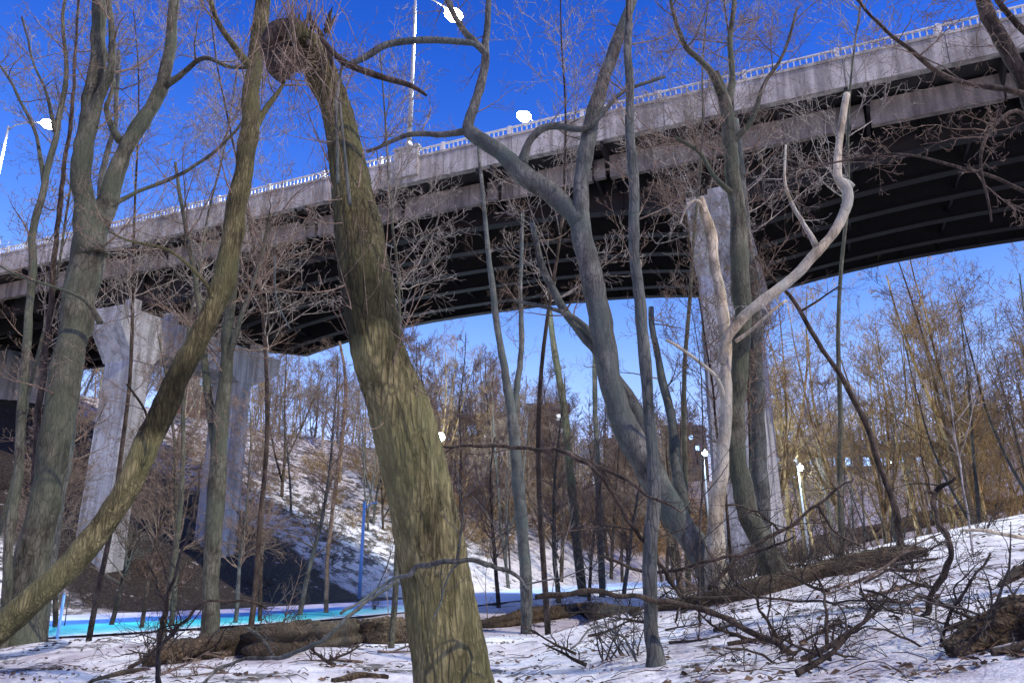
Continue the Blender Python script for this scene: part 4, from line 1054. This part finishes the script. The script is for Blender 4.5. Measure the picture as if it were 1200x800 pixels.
# ------------------------------------------------------------------ houses and far lights
def house(u, v, y, w, h, lb, wall, wins, seed, rot=0, roofh=2.0, name='house'):
    c = P(u, v, y); zg = min(ground(c.x, c.y), c.z)-.5; g = random.Random(seed)
    e = empty(name, (c.x, c.y, zg), lb, 'house'); e.rotation_euler = (0, 0, rot)
    H = h + (c.z-zg); dp = w*.8
    mb = MB(); mb.box(-w/2, w/2, 0, dp, 0, H); mb.build('wall', wall, e)
    mb = MB(); o_ = .4
    mb.add([(-w/2-o_, -o_, H+.01), (w/2+o_, -o_, H+.01), (w/2+o_, dp+o_, H+.01), (-w/2-o_, dp+o_, H+.01), (-w/2-o_, dp/2, H+roofh), (w/2+o_, dp/2, H+roofh)],
           [(0, 1, 5, 4), (2, 3, 4, 5), (1, 2, 5), (3, 0, 4), (3, 2, 1, 0)])
    rf = mb.build('roof', M_ROOF, e)
    mb = MB(); mb.box(w*.2, w*.2+.8, dp*.6, dp*.6+.8, H+.5, H+roofh+.9); mb.build('chimney', M_WALLB, rf)
    for (fx, fz, ww, wh, m) in wins:
        x0 = fx*w/2; z0 = H-h+fz*h
        mb = MB(); mb.box(x0-ww/2-.12, x0+ww/2+.12, -.06, -.002, z0-.12, z0+wh+.12); wn = mb.build('window', M_POLE, e)
        mb = MB(); mb.box(x0-ww/2, x0-.04, -.085, -.062, z0, z0+wh); mb.box(x0+.04, x0+ww/2, -.085, -.062, z0, z0+wh); mb.build('pane', m, wn)
    return e
house(556, 516, 150, 9, 4, 'low house with blue lit windows on the hilltop right of the big trunk', M_WALLP, [(-.7, .1, 1.2, 1.3, E_WINW), (-.1, .3, 2.0, 1.8, E_WIN), (.5, .1, 1.5, 1.0, E_WINW)], 1)
house(643, 512, 160, 9, 6, 'dark two storey house on the hilltop right of the central stem', M_WALLD, [(.55, .62, 1.7, 1.3, E_WINW), (.6, .1, 1.7, 1.1, E_WINW)], 2, roofh=2.2)
house(806, 530, 170, 9, 5, 'house with small white windows on the hill just left of the right pier', M_WALLD, [(-.3, .3, 1.7, 1.7, E_WINW), (.5, .1, 1.0, 1.0, E_WIN), (.2, .6, 1.0, .9, E_WIN)], 3)
house(738, 540, 175, 9, 4, 'dim brick house on the hill seen past the straight pale stem', M_WALLB, [(.4, .3, 1.3, 1.2, E_WIN)], 4)
house(988, 572, 150, 36, 8, 'long low building with many blue lit windows at the valley end', M_WALLD, [(-.9+.2*i, .12+.44*(j), 1.5, 1.6, E_WIN) for i in range(10) for j in range(2)], 5, roofh=2.5)
house(1080, 562, 180, 28, 8, 'farther blue lit building among the grove trunks at right', M_WALLD, [(-.85+.24*i, .14+.44*j, 1.5, 1.6, E_WIN) for i in range(8) for j in range(2)], 6, roofh=2.5)
house(228, 458, 92, 8, 4, 'blue lit house glimpsed between the columns of the left pier', M_WALLB, [(-.5, .2, 2, 1.6, E_WIN), (.4, .2, 2, 1.6, E_WIN)], 7)
def far_lamp(u, v, y, r, lb, pw=0):
    c = P(u, v, y); zg = ground(c.x, c.y); e = empty('street_lamp', (c.x, c.y, zg), lb, 'street lamp'); o = local(e)
    mb = MB(o); mb.tube([o-Vector((0, 0, .3)), Vector((c.x, c.y+.6, c.z+.3))], [.12, .07], 8); mb.tube([Vector((c.x, c.y+.6, c.z+.3)), Vector((c.x, c.y, c.z+.35))], [.06, .06], 6); mb.build('pole', M_POLE, e)
    mb = MB(o); K = 12; vs = []; fs = []
    for i in range(1, 7):
        a = math.pi*i/7
        for j in range(K): b = 2*math.pi*j/K; vs.append(c+Vector((math.sin(a)*math.cos(b), math.sin(a)*math.sin(b), math.cos(a)))*r)
    for i in range(5):
        for j in range(K): fs.append((i*K+j, (i+1)*K+j, (i+1)*K+(j+1) % K, i*K+(j+1) % K))
    fs += [tuple(range(K)), tuple(reversed(range(5*K, 6*K)))]
    mb.add(vs, fs); mb.build('lamp_globe', E_FAR, e, True)
    if pw:
        ld = bpy.data.lights.new('globe_light', 'POINT'); ld.energy = pw; ld.color = (.6, .8, 1); ld.shadow_soft_size = r
        lo = bpy.data.objects.new('globe_light', ld); COL.objects.link(lo); lo.parent = e; lo.location = c-o-Vector((0, .8, 0))
far_lamp(516, 512, 72, .44, 'starry blue white lamp on the bank just right of the big trunk', 2500)
far_lamp(826, 531, 74, .28, 'blue white lamp seen in front of the right pier left edge', 1500)
far_lamp(938, 548, 62, .24, 'bright starry blue lamp in the valley right of the right pier', 2500)
far_lamp(1042, 541, 110, .3, 'small white lamp among the grove trunks at right')
far_lamp(760, 540, 110, .26, 'tiny lamp glinting between the straight stem and the pier')

# ------------------------------------------------------------------ world, sun
W = bpy.data.worlds.new('World'); scn.world = W; W.use_nodes = True; nt = W.node_tree
bg = nt.nodes['Background']; sky = nt.nodes.new('ShaderNodeTexSky'); sky.sky_type = 'NISHITA'; sky.sun_disc = False
SUN_EL = R(47); SUN_AZ = Vector((.71, -.70, 0)).normalized()   # direction towards the light
sky.sun_elevation = SUN_EL; sky.sun_rotation = math.atan2(SUN_AZ.x, SUN_AZ.y)
sky.air_density = 1.0; sky.dust_density = .2; sky.ozone_density = 6.0
hs = nt.nodes.new('ShaderNodeHueSaturation'); hs.inputs['Saturation'].default_value = 1.25; hs.inputs['Value'].default_value = 1.0
mx = nt.nodes.new('ShaderNodeMix'); mx.data_type = 'RGBA'; mx.blend_type = 'MULTIPLY'; mx.inputs[0].default_value = 1
tc = nt.nodes.new('ShaderNodeTexCoord'); sx = nt.nodes.new('ShaderNodeSeparateXYZ'); nt.links.new(tc.outputs['Generated'], sx.inputs[0])
nt.links.new(ramp(nt, sx.outputs['Z'], [(0, (3.4, 1.7, 1.5)), (.25, (3.2, 1.62, 1.65)), (.42, (2.0, 1.2, 1.7)), (.60, (.90, .86, 1.65)), (.8, (.45, .60, 1.3)), (1, (.28, .45, 1.0))]), mx.inputs[7])
nt.links.new(sky.outputs[0], hs.inputs['Color']); nt.links.new(hs.outputs[0], mx.inputs[6]); nt.links.new(mx.outputs[2], bg.inputs['Color'])
bg.inputs['Strength'].default_value = .135
sd = bpy.data.lights.new('sun', 'SUN'); sd.energy = 2.7; sd.angle = R(.6); sd.color = (1, .87, .68)
so = bpy.data.objects.new('sun', sd); COL.objects.link(so)
dirv = Vector((SUN_AZ.x*math.cos(SUN_EL), SUN_AZ.y*math.cos(SUN_EL), math.sin(SUN_EL)))
so.rotation_euler = (-dirv).to_track_quat('-Z', 'Y').to_euler()
vs = scn.view_settings; vs.view_transform = 'Standard'; vs.look = 'None'; vs.gamma = 1; vs.exposure = .28; vs.use_curve_mapping = False
scn.cycles.max_bounces = 4; scn.cycles.diffuse_bounces = 2

# ------------------------------------------------------------------ the air
if HAZE:
    m = bpy.data.materials.new('haze_air'); m.use_nodes = True; nt = m.node_tree
    nt.nodes.remove(nt.nodes['Principled BSDF']); pv = nt.nodes.new('ShaderNodeVolumePrincipled')
    pv.inputs['Color'].default_value = (.75, .82, 1, 1); pv.inputs['Density'].default_value = HAZE
    nt.links.new(pv.outputs[0], nt.nodes['Material Output'].inputs['Volume'])
    mb = MB(); mb.box(-330, 330, -40, 560, -14, 78); o = mb.build('haze', m); tag(o, 'thin cold night haze filling the ravine', 'haze', kind='stuff')
    scn.cycles.volume_bounces = 0
